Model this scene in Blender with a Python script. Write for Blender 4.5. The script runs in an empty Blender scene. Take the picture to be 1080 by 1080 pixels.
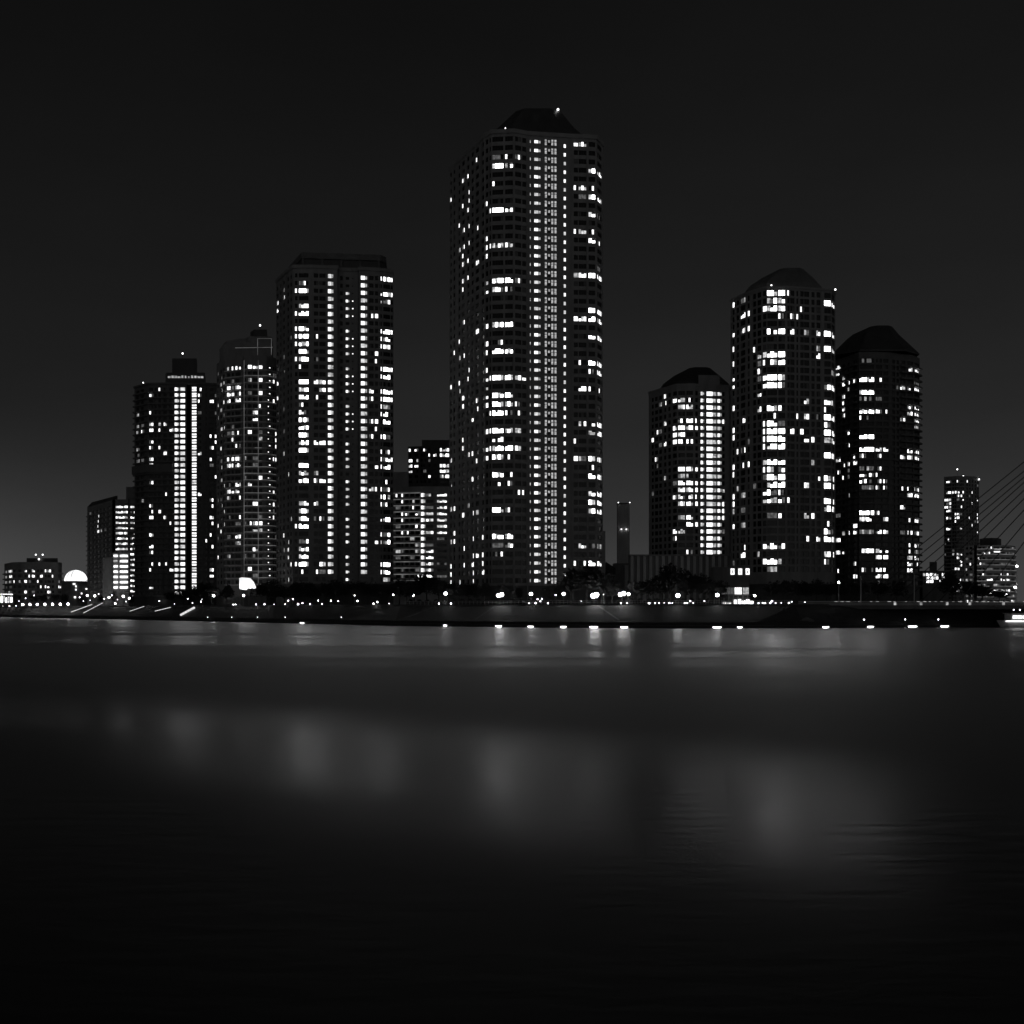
import bpy, math, random
from mathutils import Vector
random.seed(11)
R = random.Random(5)
scene = bpy.context.scene
C = scene.collection

# ---------------------------------------------------------------- survey helpers
F = 1080.0          # focal length in survey units (1080 wide plate)
HOR = 642.0         # horizon row of the plate
H = 6.0             # eye height above the river
GZ = 7.6            # level of the embankment top / city ground


def X(px, Y): return (px - 540.0) / F * Y
def Z(py, Y): return H + (HOR - py) / F * Y
def P(px, py, Y): return Vector((X(px, Y), Y, Z(py, Y)))
def PX(v): return (540 + v[0] / v[1] * F, HOR - (v[2] - H) / v[1] * F)


SHORE = [(-900, 649.6), (-300, 650.3), (0, 651), (100, 652.9), (200, 655), (300, 657.4), (416, 660), (560, 662),
         (700, 662.8), (850, 662.6), (1080, 661), (1400, 660.5), (2000, 660)]


def shoreD(px):
    for (a, ya), (b, yb) in zip(SHORE, SHORE[1:]):
        if a <= px <= b:
            y = ya + (yb - ya) * (px - a) / (b - a)
            return H * F / (y - HOR)
    return 340.0


# ---------------------------------------------------------------- materials
def new_mat(name):
    m = bpy.data.materials.new(name); m.use_nodes = True
    nt = m.node_tree
    return m, nt, nt.nodes, nt.links, nt.nodes['Principled BSDF']


def g3(v): return (v, v, v, 1)


def surf(name, v, rough=0.75, var=0.35, scale=0.3, metal=0.0, spec=0.4, streak=True, bump=0.0):
    m, nt, N, L, b = new_mat(name)
    tc = N.new('ShaderNodeTexCoord'); mp = N.new('ShaderNodeMapping')
    mp.inputs['Scale'].default_value = (1, 1, 0.22) if streak else (1, 1, 1)
    n = N.new('ShaderNodeTexNoise'); n.inputs['Scale'].default_value = scale; n.inputs['Detail'].default_value = 8
    n.inputs['Roughness'].default_value = 0.65
    r = N.new('ShaderNodeValToRGB')
    r.color_ramp.elements[0].position = 0.3; r.color_ramp.elements[1].position = 0.72
    r.color_ramp.elements[0].color = g3(v * (1 - var)); r.color_ramp.elements[1].color = g3(v * (1 + var))
    L.new(tc.outputs['Object'], mp.inputs[0]); L.new(mp.outputs[0], n.inputs['Vector'])
    L.new(n.outputs[0], r.inputs[0]); L.new(r.outputs[0], b.inputs['Base Color'])
    b.inputs['Roughness'].default_value = rough; b.inputs['Metallic'].default_value = metal
    b.inputs['Specular IOR Level'].default_value = spec
    if bump:
        bp = N.new('ShaderNodeBump'); bp.inputs['Strength'].default_value = bump; bp.inputs['Distance'].default_value = 0.1
        L.new(n.outputs[0], bp.inputs['Height']); L.new(bp.outputs[0], b.inputs['Normal'])
    return m


def glow(name, strength, var=0.5, scale=0.9):
    """something that gives off light: a lit room behind glass, a lamp; noise stands for what is in the room"""
    m, nt, N, L, b = new_mat(name)
    b.inputs['Base Color'].default_value = g3(0.05); b.inputs['Roughness'].default_value = 0.3
    b.inputs['Emission Color'].default_value = g3(1)
    if var:
        tc = N.new('ShaderNodeTexCoord'); n = N.new('ShaderNodeTexNoise'); n.inputs['Scale'].default_value = scale
        n.inputs['Detail'].default_value = 2
        mr = N.new('ShaderNodeMapRange'); mr.inputs[1].default_value = 0.3; mr.inputs[2].default_value = 0.7
        mr.inputs[3].default_value = strength * (1 - var); mr.inputs[4].default_value = strength * (1 + var)
        L.new(tc.outputs['Object'], n.inputs['Vector']); L.new(n.outputs[0], mr.inputs[0])
        L.new(mr.outputs[0], b.inputs['Emission Strength'])
    else:
        b.inputs['Emission Strength'].default_value = strength
    return m


WB = 2.0
WATER_K, ROUGH_HI, ROUGH_LO = .66, .6, .28
M = {
    'conc': surf('pale precast concrete', 0.30, var=.22),
    'conc2': surf('mid grey tile cladding', 0.22, var=.22),
    'conc3': surf('light grey render', 0.55, var=.22),
    'dark': surf('dark stone cladding', 0.12, var=.25),
    'roof': surf('dark roofing metal', 0.05, rough=.5, var=.3),
    'metal': surf('painted steel', 0.10, rough=.45, streak=False),
    'trim': surf('white painted trim', 0.85, var=.1),
    'frame': surf('window frame', 0.04, rough=.5, var=.1),
    'glass': None,
    'bright': glow('lit room bright', WB, .35),
    'hot': glow('brightest living rooms', 6.0, .5), 'soft': glow('lit room behind blinds', .62, .8, .8), 'led': glow('pale trim lit from below', .11, .6, .15),  # last entry: emission standing in for light caught by trim and soffits
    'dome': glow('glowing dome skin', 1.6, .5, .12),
    'mid': glow('lit room medium', 0.42, .7),
    'dim': glow('lit room dim curtain', 0.09, .6),
    'corr_soft': glow('corridor light, weaker tube', .72, .4, .6),
    'corr': glow('corridor light', 1.5, .35, .6),
    'lattice': glow('lift lobby light', 0.42, .5, 1.1),
    'lamp': glow('street lamp head', 24, 0),
    'small': glow('small lamp', 14, 0),
    'beacon': glow('roof beacon', 4, 0),
    'quay': glow('quay light bar', 9, 0), 'rail': glow('lit handrail', .8, .3), 'cable': surf('bridge cable', 0.03, streak=False),  # first entry: glow of the lamp reflections painted at the waterline
    'sign': glow('lit sign panel', 3.0, .4, .35),
    'bark': surf('bark', 0.03, streak=False), 'leaf': surf('dark leaves', 0.026, var=.5, scale=.8, streak=False, spec=.2),
    'grass': surf('mown bank grass', 0.014, var=.5, scale=.6, streak=False, bump=.4),
    'stone': surf('river wall stone', 0.036, var=.4, scale=.5, streak=False),
    'pave': surf('promenade paving', 0.10, var=.25, scale=.5, streak=False),
    'earth': surf('city ground', 0.05, var=.3, scale=.05, streak=False),
    'hull': surf('boat hull paint', 0.5, rough=.35, streak=False, var=.1),
}
m, nt, N, L, b = new_mat('dark window glass')
b.inputs['Base Color'].default_value = g3(0.012); b.inputs['Roughness'].default_value = 0.12
b.inputs['Specular IOR Level'].default_value = 0.4
M['glass'] = m
M['curtain'] = surf('drawn curtain', 0.12, streak=False)


# ---------------------------------------------------------------- mesh builder
class MB:
    def __init__(s): s.v = []; s.f = []; s.m = []; s.mats = []

    def mi(s, mat):
        if mat not in s.mats: s.mats.append(mat)
        return s.mats.index(mat)

    def poly(s, pts, mat):
        i = len(s.v); s.v += [tuple(p) for p in pts]; s.f.append(tuple(range(i, i + len(pts)))); s.m.append(s.mi(mat))

    def box(s, o, t, n, w, d, h, mat):
        """box with corner o, along t by w, along n by d, up by h"""
        o = Vector(o); a = Vector(t) * w; b = Vector(n) * d; c = Vector((0, 0, h))
        p = [o, o + a, o + a + b, o + b]; q = [x + c for x in p]
        i = len(s.v); s.v += [tuple(x) for x in p + q]; k = s.mi(mat)
        for f in ((0, 1, 5, 4), (1, 2, 6, 5), (2, 3, 7, 6), (3, 0, 4, 7), (4, 5, 6, 7), (3, 2, 1, 0)):
            s.f.append(tuple(i + j for j in f)); s.m.append(k)

    def cbox(s, c, w, d, h, mat):
        s.box((c[0] - w / 2, c[1] - d / 2, c[2]), (1, 0, 0), (0, 1, 0), w, d, h, mat)

    def prism(s, poly, z0, z1, mat, poly1=None):
        poly1 = poly1 or poly
        n = len(poly); i = len(s.v); k = s.mi(mat)
        s.v += [(p[0], p[1], z0) for p in poly] + [(p[0], p[1], z1) for p in poly1]
        for j in range(n):
            s.f.append((i + j, i + (j + 1) % n, i + n + (j + 1) % n, i + n + j)); s.m.append(k)
        s.f.append(tuple(i + n + j for j in range(n))); s.m.append(k)
        s.f.append(tuple(i + j for j in reversed(range(n)))); s.m.append(k)

    def tube(s, a, b, r0, r1, mat, n=8, cap=True):
        a = Vector(a); b = Vector(b); d = (b - a).normalized()
        u = d.orthogonal().normalized(); w = d.cross(u); i = len(s.v); k = s.mi(mat)
        for c, r in ((a, r0), (b, r1)):
            for j in range(n):
                t = 2 * math.pi * j / n; s.v.append(tuple(c + u * (r * math.cos(t)) + w * (r * math.sin(t))))
        for j in range(n):
            s.f.append((i + j, i + (j + 1) % n, i + n + (j + 1) % n, i + n + j)); s.m.append(k)
        if cap:
            s.f.append(tuple(i + n + j for j in range(n))); s.m.append(k)
            s.f.append(tuple(i + j for j in reversed(range(n)))); s.m.append(k)

    def ball(s, c, r, mat, nu=10, nv=7, sz=1.0, half=False):
        i = len(s.v); k = s.mi(mat); rows = []
        v0 = 0 if not half else nv // 2
        for a in range(nv + 1):
            th = (math.pi if not half else math.pi / 2) * a / nv
            row = []
            for j in range(nu):
                ph = 2 * math.pi * j / nu
                s.v.append((c[0] + r * math.sin(th) * math.cos(ph), c[1] + r * math.sin(th) * math.sin(ph), c[2] + sz * r * math.cos(th)))
                row.append(len(s.v) - 1)
            rows.append(row)
        for a in range(nv):
            for j in range(nu):
                s.f.append((rows[a][j], rows[a + 1][j], rows[a + 1][(j + 1) % nu], rows[a][(j + 1) % nu])); s.m.append(k)

    def build(s, name, parent=None, origin=None):
        o0 = Vector(origin) if origin is not None else (parent.location.copy() if parent is not None else Vector((0, 0, 0)))
        me = bpy.data.meshes.new(name)
        me.from_pydata([(x - o0[0], y - o0[1], z - o0[2]) for x, y, z in s.v], [], s.f)
        for mt in s.mats: me.materials.append(mt)
        me.polygons.foreach_set('material_index', s.m)
        me.update()
        o = bpy.data.objects.new(name, me); C.objects.link(o)
        if parent is not None: o.parent = parent
        else: o.location = o0
        return o


def tag(o, label=None, cat=None, group=None, kind=None):
    if label: o['label'] = label
    if cat: o['category'] = cat
    if group: o['group'] = group
    if kind: o['kind'] = kind
    return o


def thing(name, loc, label, cat, group=None):
    o = bpy.data.objects.new(name, None); o.location = loc; o.empty_display_size = 1
    C.objects.link(o)
    return tag(o, label, cat, group)


def copy_tree(o, loc, parent=None):
    c = o.copy(); C.objects.link(c); c.parent = parent
    if parent is None: c.location = loc
    for ch in list(o.children):
        copy_tree(ch, None, c)
    return c


def struct(mb, name):
    o = mb.build(name); o['kind'] = 'structure'; return o


# ---------------------------------------------------------------- towers
def parse(s):
    """'3 5h 8-11d' -> {3:'b',5:'h',8:'d',...}"""
    out = {}
    for t in s.split():
        code = 'b'
        if t[-1].isalpha(): code = t[-1]; t = t[:-1]
        if '-' in t:
            a, b = t.split('-')
            for k in range(int(a), int(b) + 1): out[k] = code
        else: out[int(t)] = code
    return out


def offset_line(pts, d):
    """offset an open plan polyline outwards (towards the viewer side) with mitred corners"""
    ns = []
    for a, b in zip(pts, pts[1:]):
        t = (b - a).normalized(); ns.append(Vector((t.y, -t.x)))
    out = []
    for i, p in enumerate(pts):
        if i == 0: n = ns[0]
        elif i == len(pts) - 1: n = ns[-1]
        else:
            n = (ns[i - 1] + ns[i]); n = n / max(0.5, n.length_squared / 2)
        out.append(p + n * d)
    return out


class Tower:
    """verts: plan corners seen from the river, left to right, as (column on the plate, distance)"""

    def __init__(s, name, label, cat, verts, z1, back, rows, wh, wall, z0=GZ, group=None, depth=0.35, seed=1):
        s.pts = [Vector((X(p, Y), Y)) for p, Y in verts]
        s.back = [Vector((X(p, Y), Y)) for p, Y in back]          # far corners, right to left
        s.z0, s.z1, s.rows, s.wh, s.depth = z0, z1, rows, wh, depth
        s.wall = wall; s.rnd = random.Random(seed)
        allp = s.pts + s.back
        c = sum(allp, Vector((0, 0))) / len(allp)
        s.root = thing(name, (c.x, c.y, z0), label, cat, group)
        s.wallmb = MB(); s.wins = []                              # (kind, area, pane list)
        s.cells = []

    def px(s, facet, p):
        a, b = s.pts[facet], s.pts[facet + 1]
        k = (p - 540) / F; d = b - a
        den = d.x - k * d.y
        return max(0.0, min(1.0, (k * a.y - a.x) / den)) * d.length

    def facet(s, i, cols, rows=None):
        a, b = s.pts[i], s.pts[i + 1]; L_ = (b - a).length; t = (b - a) / L_; n = Vector((t.y, -t.x))
        rows = rows or s.rows
        cs = []
        for c in cols:
            u0, u1 = s.px(i, c[0]), s.px(i, c[1])
            if u1 - u0 < 0.15: continue
            cs.append((u0, u1, c[2] if len(c) > 2 else '', c[3] if len(c) > 3 else {}))
        cs.sort(key=lambda c: c[0])

        def pt(u, z, d=0.0): q = a + t * u - n * d; return (q.x, q.y, z)
        W = s.wallmb; w = s.wall; u = 0.0
        for u0, u1, lit, o in cs:
            u0 = max(u0, u + 0.02)
            W.poly([pt(u, s.z0), pt(u0, s.z0), pt(u0, s.z1), pt(u, s.z1)], w)
            lit = parse(lit) if isinstance(lit, str) else lit
            h = o.get('h', s.wh); zo = o.get('z', 0.0); z = s.z0
            ops = []
            r0, r1 = o.get('r', (0, len(rows) - 1))
            for k in range(len(rows) - 1, -1, -1):
                if r0 <= k <= r1: ops.append((k, rows[k] + zo - h / 2, rows[k] + zo + h / 2))
            for k, za, zb in ops:
                if za < z + 0.05 or zb > s.z1 - 0.1: continue
                W.poly([pt(u0, z), pt(u1, z), pt(u1, za), pt(u0, za)], w)
                d = s.depth
                W.poly([pt(u0, za), pt(u1, za), pt(u1, za, d), pt(u0, za, d)], w)
                W.poly([pt(u0, zb, d), pt(u1, zb, d), pt(u1, zb), pt(u0, zb)], w)
                W.poly([pt(u0, za), pt(u0, za, d), pt(u0, zb, d), pt(u0, zb)], w)
                W.poly([pt(u1, za, d), pt(u1, za), pt(u1, zb), pt(u1, zb, d)], w)
                cell = dict(a=a, t=t, n=n, u0=u0, u1=u1, za=za, zb=zb, code=lit.get(k, ''), o=o, k=k,
                            c=PX((*(a + t * ((u0 + u1) / 2)), (za + zb) / 2)))
                s.cells.append(cell)
                z = zb
            W.poly([pt(u0, z), pt(u1, z), pt(u1, s.z1), pt(u0, s.z1)], w)
            u = u1
        W.poly([pt(u, s.z0), pt(L_, s.z0), pt(L_, s.z1), pt(u, s.z1)], w)

    def spots(s, ox, oy, sc, txt, default='h', maxd=5.0):
        for tok in txt.split():
            code = default
            if tok[-1].isalpha(): code = tok[-1]; tok = tok[:-1]
            x, y = (float(v) for v in tok.split(','))
            x = ox + x / sc; y = oy + y / sc
            best = min(s.cells, key=lambda c: (c['c'][0] - x) ** 2 + 0.8 * (c['c'][1] - y) ** 2)
            if (best['c'][0] - x) ** 2 + (best['c'][1] - y) ** 2 < maxd ** 2: best['code'] = code

    def window_mesh(s, cell, mb):
        a, t, n = cell['a'], cell['t'], cell['n']; r = s.rnd
        u0, u1, za, zb, code, o = cell['u0'], cell['u1'], cell['za'], cell['zb'], cell['code'], cell['o']
        d = s.depth

        def pt(u, z, dd): q = a + t * u - n * dd; return (q.x, q.y, z)

        def quad(x0, x1, y0, y1, mat, dd): mb.poly([pt(x0, y0, dd), pt(x1, y0, dd), pt(x1, y1, dd), pt(x0, y1, dd)], mat)
        w = u1 - u0
        kind = o.get('kind', 'room')
        if kind == 'lattice' and code:
            npan = 4; fw = w * 0.05
            for j in range(npan):
                x0 = u0 + w * j / npan; x1 = u0 + w * (j + 1) / npan
                if j == 1:
                    quad(x0 + fw, x1 - fw, za + .50 * (zb - za), zb - .25, M['lattice'], d - .06)
                else:
                    zz = za if j in (0, 2, 3) else za + .3
                    quad(x0 + fw, x1 - fw, zz, za + .58 * (zb - za), M['mid' if j == 0 else 'lattice'], d - .06)
                    quad(x0 + fw, x1 - fw, za + .66 * (zb - za), zb, M['lattice'], d - .06)
            quad(u0, u1, za, zb, M['frame'], d - .02)
            return
        if kind == 'corr' and code:
            mat = M['corr'] if r.random() < .7 else M['corr_soft']
            if code == 'd': mat = M['mid']
            quad(u0, u1, za, zb, M['frame'], d - .02)
            if o.get('slats'):
                hh = (zb - za) / o['slats']
                for j in range(o['slats']):
                    quad(u0 + .05, u1 - .05, za + hh * j + .2, za + hh * (j + 1) - .2, mat, d - .05)
                return
            split = u0 + w * (0.64 if w > 1.3 else 1.0)
            quad(u0 + .05, split - .06, za + .08, zb - .08, mat, d - .05)
            if w > 1.3: quad(split + .06, u1 - .05, za + .2, zb - .2, M['mid'], d - .05)
            return
        npan = max(1, round(w / 1.15)); fw = min(.05, w * .05)
        if code: quad(u0, u1, za, zb, M['frame'], d - .02)
        on = r.randrange(npan)
        for j in range(npan):
            x0 = u0 + w * j / npan + fw; x1 = u0 + w * (j + 1) / npan - fw
            q = r.random()
            if code == 'b': mat = ('hot' if o.get('hot') else 'bright') if q < (.8 if o.get('hot') else .55) else ('soft' if q < .86 else 'mid')
            elif code == 'h': mat = ('hot' if o.get('hot') and q > .5 else 'bright') if (j == on or q < .3) else ('soft' if q < .42 else ('mid' if q < .6 else ('dim' if q < .8 else 'curtain')))
            elif code == 'd': mat = 'dim' if q < .65 else ('mid' if q < .85 else 'glass')
            elif code == 's': mat = 'bright' if j == on else ('dim' if q < .3 else 'glass')
            elif code == 'm': mat = 'mid'
            else: mat = 'glass' if q < .9 else 'curtain'
            y0, y1 = za + .05, zb - .05
            if code in ('b', 'h') and r.random() < .4: y1 -= (zb - za) * r.choice((.12, .25, .4))       # a lowered blind
            if code == 's':
                x1 = min(x1, x0 + .75)
                quad(x0, x1, y0, y1, M[mat], d - .05); continue
            quad(x0, x1, y0, y1, M[mat], d - .05)
        if not code: quad(u0, u1, za, zb, M['frame'], d - .02)

    def finish(s, sprinkle=0.01):
        r = s.rnd
        groups = {'lit_window': [], 'corridor_window': [], 'window': []}
        for c in s.cells:
            if not c['code'] and r.random() < sprinkle and not c['o'].get('dark'): c['code'] = r.choice('ddds')
            k = 'window' if not c['code'] else ('corridor_window' if c['o'].get('kind') in ('corr', 'lattice') else 'lit_window')
            groups[k].append(c)
        for k, cs in groups.items():
            def area(c):
                A = PX((*(c['a'] + c['t'] * c['u0']), c['za'])); B = PX((*(c['a'] + c['t'] * c['u1']), c['zb']))
                return abs((B[0] - A[0]) * (B[1] - A[1]))
            cs.sort(key=area, reverse=True)
            for c in cs[:99]:
                mb = MB(); s.window_mesh(c, mb); mb.build(k, s.root)
            if len(cs) > 99:
                mb = MB()
                for c in cs[99:]: s.window_mesh(c, mb)
                o = mb.build('remaining_windows' if k == 'window' else ('remaining_' + k + 's'), s.root); o['kind'] = 'stuff'
        # far sides and the cap
        W = s.wallmb; loop = [s.pts[-1]] + s.back + [s.pts[0]]
        for p, q in zip(loop, loop[1:]):
            W.poly([(p.x, p.y, s.z0), (q.x, q.y, s.z0), (q.x, q.y, s.z1), (p.x, p.y, s.z1)], s.wall)
        W.poly([(p.x, p.y, s.z1) for p in s.pts + s.back], M['roof'])
        W.build('wall', s.root)

    def band(s, name, z0, z1, out, mat, i0=0, i1=None, inner=0.05, mb=None):
        pts = s.pts[i0:(i1 + 1 if i1 is not None else None)]
        A = offset_line(pts, out); B = offset_line(pts, inner)
        own = mb is None; mb = mb or MB()
        mb.prism(A + B[::-1], z0, z1, mat)
        if own: return mb.build(name, s.root)

    def prism(s, name, poly, z0, z1, mat, parent=None, poly1=None):
        mb = MB(); mb.prism([(X(p, Y), Y) for p, Y in poly], z0, z1, mat, [(X(p, Y), Y) for p, Y in poly1] if poly1 else None)
        return mb.build(name, parent or s.root, origin=s.root.location if parent else None)

    def mansard(s, name, rings, Yc, hd, ch, mat):
        """rings: (left column, right column, row) seen at distance Yc; eight-sided, shrinking upwards"""
        R0 = rings[0][1] - rings[0][0]; loops = []
        for pl, pr, y in rings:
            f = (pr - pl) / R0; d = hd * f; ye = Yc - d + ch * 2 * d; xl, xr = X(pl, ye), X(pr, ye); cx = ch * (xr - xl); cd = ch * 2 * d
            z = Z(y, Yc - d)
            loops.append([(xl, Yc - d + cd, z), (xl + cx, Yc - d, z), (xr - cx, Yc - d, z), (xr, Yc - d + cd, z),
                          (xr, Yc + d - cd, z), (xr - cx, Yc + d, z), (xl + cx, Yc + d, z), (xl, Yc + d - cd, z)])
        mb = MB()
        for A, B in zip(loops, loops[1:]):
            for j in range(8):
                mb.poly([A[j], A[(j + 1) % 8], B[(j + 1) % 8], B[j]], mat)
        mb.poly(loops[-1], mat)
        return mb.build(name, s.root)

    def beacon(s, px, py, Y, r=0.5, pole=2.0, name='beacon'):
        r *= .75
        c = P(px, py, Y); mb = MB(); mb.tube((c.x, c.y, c.z - pole), (c.x, c.y, c.z), .12, .08, M['metal'])
        b = mb.build('mast', s.root)
        mb = MB(); mb.ball(c, r, M['beacon'], 8, 6)
        o = mb.build(name, b, origin=s.root.location); return o


def rowlist(y0, sp, n, Yref): return [Z(y0 + sp * k, Yref) for k in range(n)]
# ================================================================ the tallest tower
rows = rowlist(149.4, 9.26, 51, 400.8)
T = Tower('apartment_tower', 'tallest tower, with a sloped crown and one bright lattice column of lobby windows', 'tower',
          [(474, 433), (511.5, 402), (518.3, 399), (542, 398), (556.5, 400.2), (602, 402.5), (619.5, 403), (629, 403.5), (636, 410)],
          192.2, [(626, 442), (496, 448)], rows, 1.9, M['conc2'], seed=3)
T.facet(0, [(474.6, 476.4), (478, 480), (483.3, 485.3), (487, 490), (492.5, 495), (497, 499.5), (501.5, 505), (508, 510.5)])
T.facet(1, [(512.1, 514.8, '7s 11-13s 16 17 21 23h 24s 26s 27 28 29h 30h 33 35h 36h'), (516, 517.7, '8s 12s 27s 31s 33s 35s')])
T.facet(2, [(519.2, 530.8, '2d 3 5s 8 12h 16 17h 21 23s 24 27 29 30 31 33 34h 35 36 38 39h 42 45 46d 47s', dict(hot=1)),
            (532.7, 540.8, '2s 3h 8h 12h 16 17s 21 24 27 29 30 31s 33 35 36s 38s 39s 42s 45 46h', dict(hot=1))])
T.facet(3, [(543.3, 549.8, '2s 16s 27 30s 31s 33 35 40s'), (550.8, 555, '27h 40s')])
co = dict(kind='corr', h=1.35)
T.facet(4, [(558.9, 560, '0-50d', dict(kind='corr', h=1.3)), (563.5, 570.3, '0-50', co),
            (574.1, 587.7, '0-50', dict(kind='lattice', h=2.35)), (594.6, 597.0, '0-50', dict(kind='corr', h=1.5, z=-1.0))])
T.facet(5, [(605.2, 609.6, '0 5s 10s 15 20 34s 36 48s'), (610.4, 618.4, '0 5 6d 10 15h 20 25s 28 32h 36d 46h 48s')])
T.facet(6, [(620.9, 627.8, '3 5s 6 8h 10s 11h 15 19h 20 22 25 26s 28s 32h 33 36 37s 38 40h 41 42 46d 48', dict(hot=1))])
T.facet(7, [(630, 634.8, '3 6 8s 11s 15h 19 20h 22 25 26 28s 32 33 36 38 40 41 42 46d 48')])
T.spots(460, 100, 5.4, '80,530 104,560 100,605 82,620 152,625 180,550 165,565 180,600 175,655 104,700 104,745 152,765 183,750 232,765 '
        '130,735 148,485 183,463 102,420 150,910 230,957b 183,945 183,1035 157,1050 232,370 110,885 132,880 183,850 155,870 157,950', 's', 3.5)
T.spots(460, 280, 5.4, '85,255h 157,75 183,65 155,120 152,318 232,375h 85,440 132,420 102,480 148,510h 182,590 180,635 85,675h 132,660 132,705 '
        '150,745h 150,795h 237,765 237,810 205,870b 85,905 85,950 152,985 155,1030 205,1065 108,710', 's', 3.5)
T.spots(460, 470, 5.4, '85,70h 85,210h 155,40 210,40h 180,40 210,180h 85,345b 103,345h 150,385h 212,378 230,375d 175,335d 85,435 103,485h 82,533b '
        '105,533b 157,570 212,520 265,520 210,615 232,612h 267,610 85,670 155,670 207,662h 267,660 85,720 212,715 260,712b 85,765 135,765 212,765', 's', 3.5)
T.finish(.012)
T.band('base', GZ, 15, .15, M['roof'])
T.band('cornice', 190.9, 192.5, .5, M['conc2'])
T.mansard('roof', [(509, 620, 141), (512, 617, 138.2), (526, 605, 129), (544, 591, 114.2)], 417, 14.5, .2, M['roof'])
for i in (1, 3, 4, 5, 6): # piers at the folds of the facade
    p = offset_line(T.pts, .12)[i]; mb = MB(); mb.cbox((p.x, p.y, GZ), .5, .4, 183.2, M['conc2']); mb.build('pier', T.root)
T.beacon(588.5, 115.5, 412, .6)
T.beacon(533, 135.2, 398, .3, 1.0); T.beacon(618, 142.6, 404, .3, 1.0)
mb = MB()
mb.prism([(X(p, Y), Y) for p, Y in ((622, 411), (638.5, 411), (638.5, 440), (622, 440))], GZ, Z(560, 411), M['conc2']); mb.build('side_wing', T.root)

# ================================================================ left of it: broad tower with an open box crown
rows = rowlist(291, 8.0, 41, 468.94)
T = Tower('apartment_tower', 'broad tower with a flat box crown and two columns of bright round-looking windows', 'tower',
          [(291.3, 489.44), (300.5, 477.12), (309, 468.16), (329, 468.16), (356, 469.28), (356.6, 472.08), (378, 472.64), (378.4, 471.07), (401, 472.42), (415, 474.88)],
          162.8, [(408, 509.60), (300, 509.60)], rows, 1.95, M['conc2'], seed=4)
T.facet(0, [(291.7, 293.6, '2h 3 13h 15b'), (295.2, 296.6), (298.4, 300.2, '1d 2h 10d 17d 20d 23d 34s 36d')])
T.facet(1, [(302.8, 304.6, '26s 35s 36h 37h 40s'), (306, 307.6, '32s 38s')])
T.facet(2, [(311, 313.8, '2s 5s 7s 8s 9s 11s 33s 38s'), (315.2, 325.3, '1s 2 4h 5 7 8 9 10 11 12s 14 15h 16h 17s 18h 19 20 21 22 23 25 26 27 30h 31 32 33 35h 36 37h 38 39s', dict(hot=1))])
T.facet(3, [(331, 335.6, '8s 14h 16s 22 27h 30 32d 39s'), (336.8, 343.4, '14 15 22 27 32s 38 39d'), (345.8, 351.6, '0-39', dict(kind='corr', h=1.95))])
T.facet(5, [(358.5, 361.5), (364.6, 368.3, ' '.join(str(k) for k in range(2, 41) if k % 5 != 1), dict(kind='corr', h=1.35)), (371.3, 372.6, ' '.join('%ds' % k for k in range(3, 22) if k % 5 in (3, 4, 0)), dict(h=.6))])
T.facet(7, [(380.6, 387.2, '0-39', dict(kind='corr', h=1.95)), (389.2, 394, '5s 15 16s 19s 21s 28 '), (395.5, 398.8, '5h 10h 11s 19h 20s 25h 28s 35h'), (400.3, 401.2)])
T.facet(8, [(401.6, 402.8, '0 2 3 7s 8s 9s 12s 13s 15s 16s 17s 18s 21s 23s 24s 25 28s 29 30 32 34s 35 38s 39s'),
            (404.3, 411.6, '0 2 3h 7 8h 9h 12 13 15 16 17d 18h 19 21h 23s 24h 25 27s 28s 29h 30s 32 34h 35h 38 39 40d', dict(hot=1)), (412.3, 414.3, '0s 2s 7s 12s 15s 16s 24s')])
T.finish(.008)
T.band('base', GZ, 17.4, .15, M['roof'])
T.band('cornice', 161.6, 163.2, .45, M['conc2'])
cr = T.prism('crown', [(302.5, 495.04), (318.5, 472.64), (400.5, 476.00), (406.5, 479.36), (408, 499.52)], 163.0, Z(270.5, 472.64) - 1.1, M['roof'])
T.prism('crown_rim', [(302, 496.16), (318, 471.97), (401, 475.33), (407.2, 478.91), (408.6, 500.64)], Z(270.5, 472.64) - 1.0, Z(266.5, 472.64), M['metal'], parent=cr)
for p, Y in ((319.5, 472.19), (340, 472.98), (360, 473.87), (380, 474.77), (399.5, 475.55)):
    q = P(p, 270, Y); mb = MB(); mb.cbox((q.x, q.y, 163.0), .8, .5, Z(270.5, 472.64) - 1.1 - 163.0, M['metal']); mb.build('crown_post', cr, origin=T.root.location)

# ================================================================ far left tall slab with ladder-like columns
rows = rowlist(410.3, 6.15, 36, 546)
T = Tower('apartment_tower', 'flat-topped tower with a rooftop block and two white ladder-like columns of windows', 'tower',
          [(141.8, 556), (156, 547), (183, 546), (197, 546), (201, 547.5), (216, 546.5), (229.5, 548)],
          Z(404.5, 546), [(226, 580), (150, 585)], rows, 1.7, M['dark'], seed=5)
T.facet(0, [(143.5, 147, '6d 7d 10d 11d 12d'), (148.5, 151.8, '6d 7s 12d 13d')])
T.facet(1, [(157.3, 161.6, '1h 4s 6 7h 9h 10s 12 13 16h 20s 21s 22h 25h 27h 28s 30s 31s 34h'), (163, 165.4), (167, 169.6, '0s 6b 7s 10s 21h 30s'), (172.4, 175.8, '6 11h 18h 22s 30h'), (178.6, 182.8, '7 23s 31h')])
T.facet(2, [(184, 188.9, '0-35h', dict(kind='corr', h=1.85)), (190.1, 195.1, '0-35', dict(kind='corr', h=2.2, slats=1))])
T.facet(4, [(202.2, 207.2, '0-34', dict(kind='corr', h=2.6, z=.3, slats=2)), (208.6, 212.4, '0h 1s 2s 4d 11h 18h')])
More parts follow.
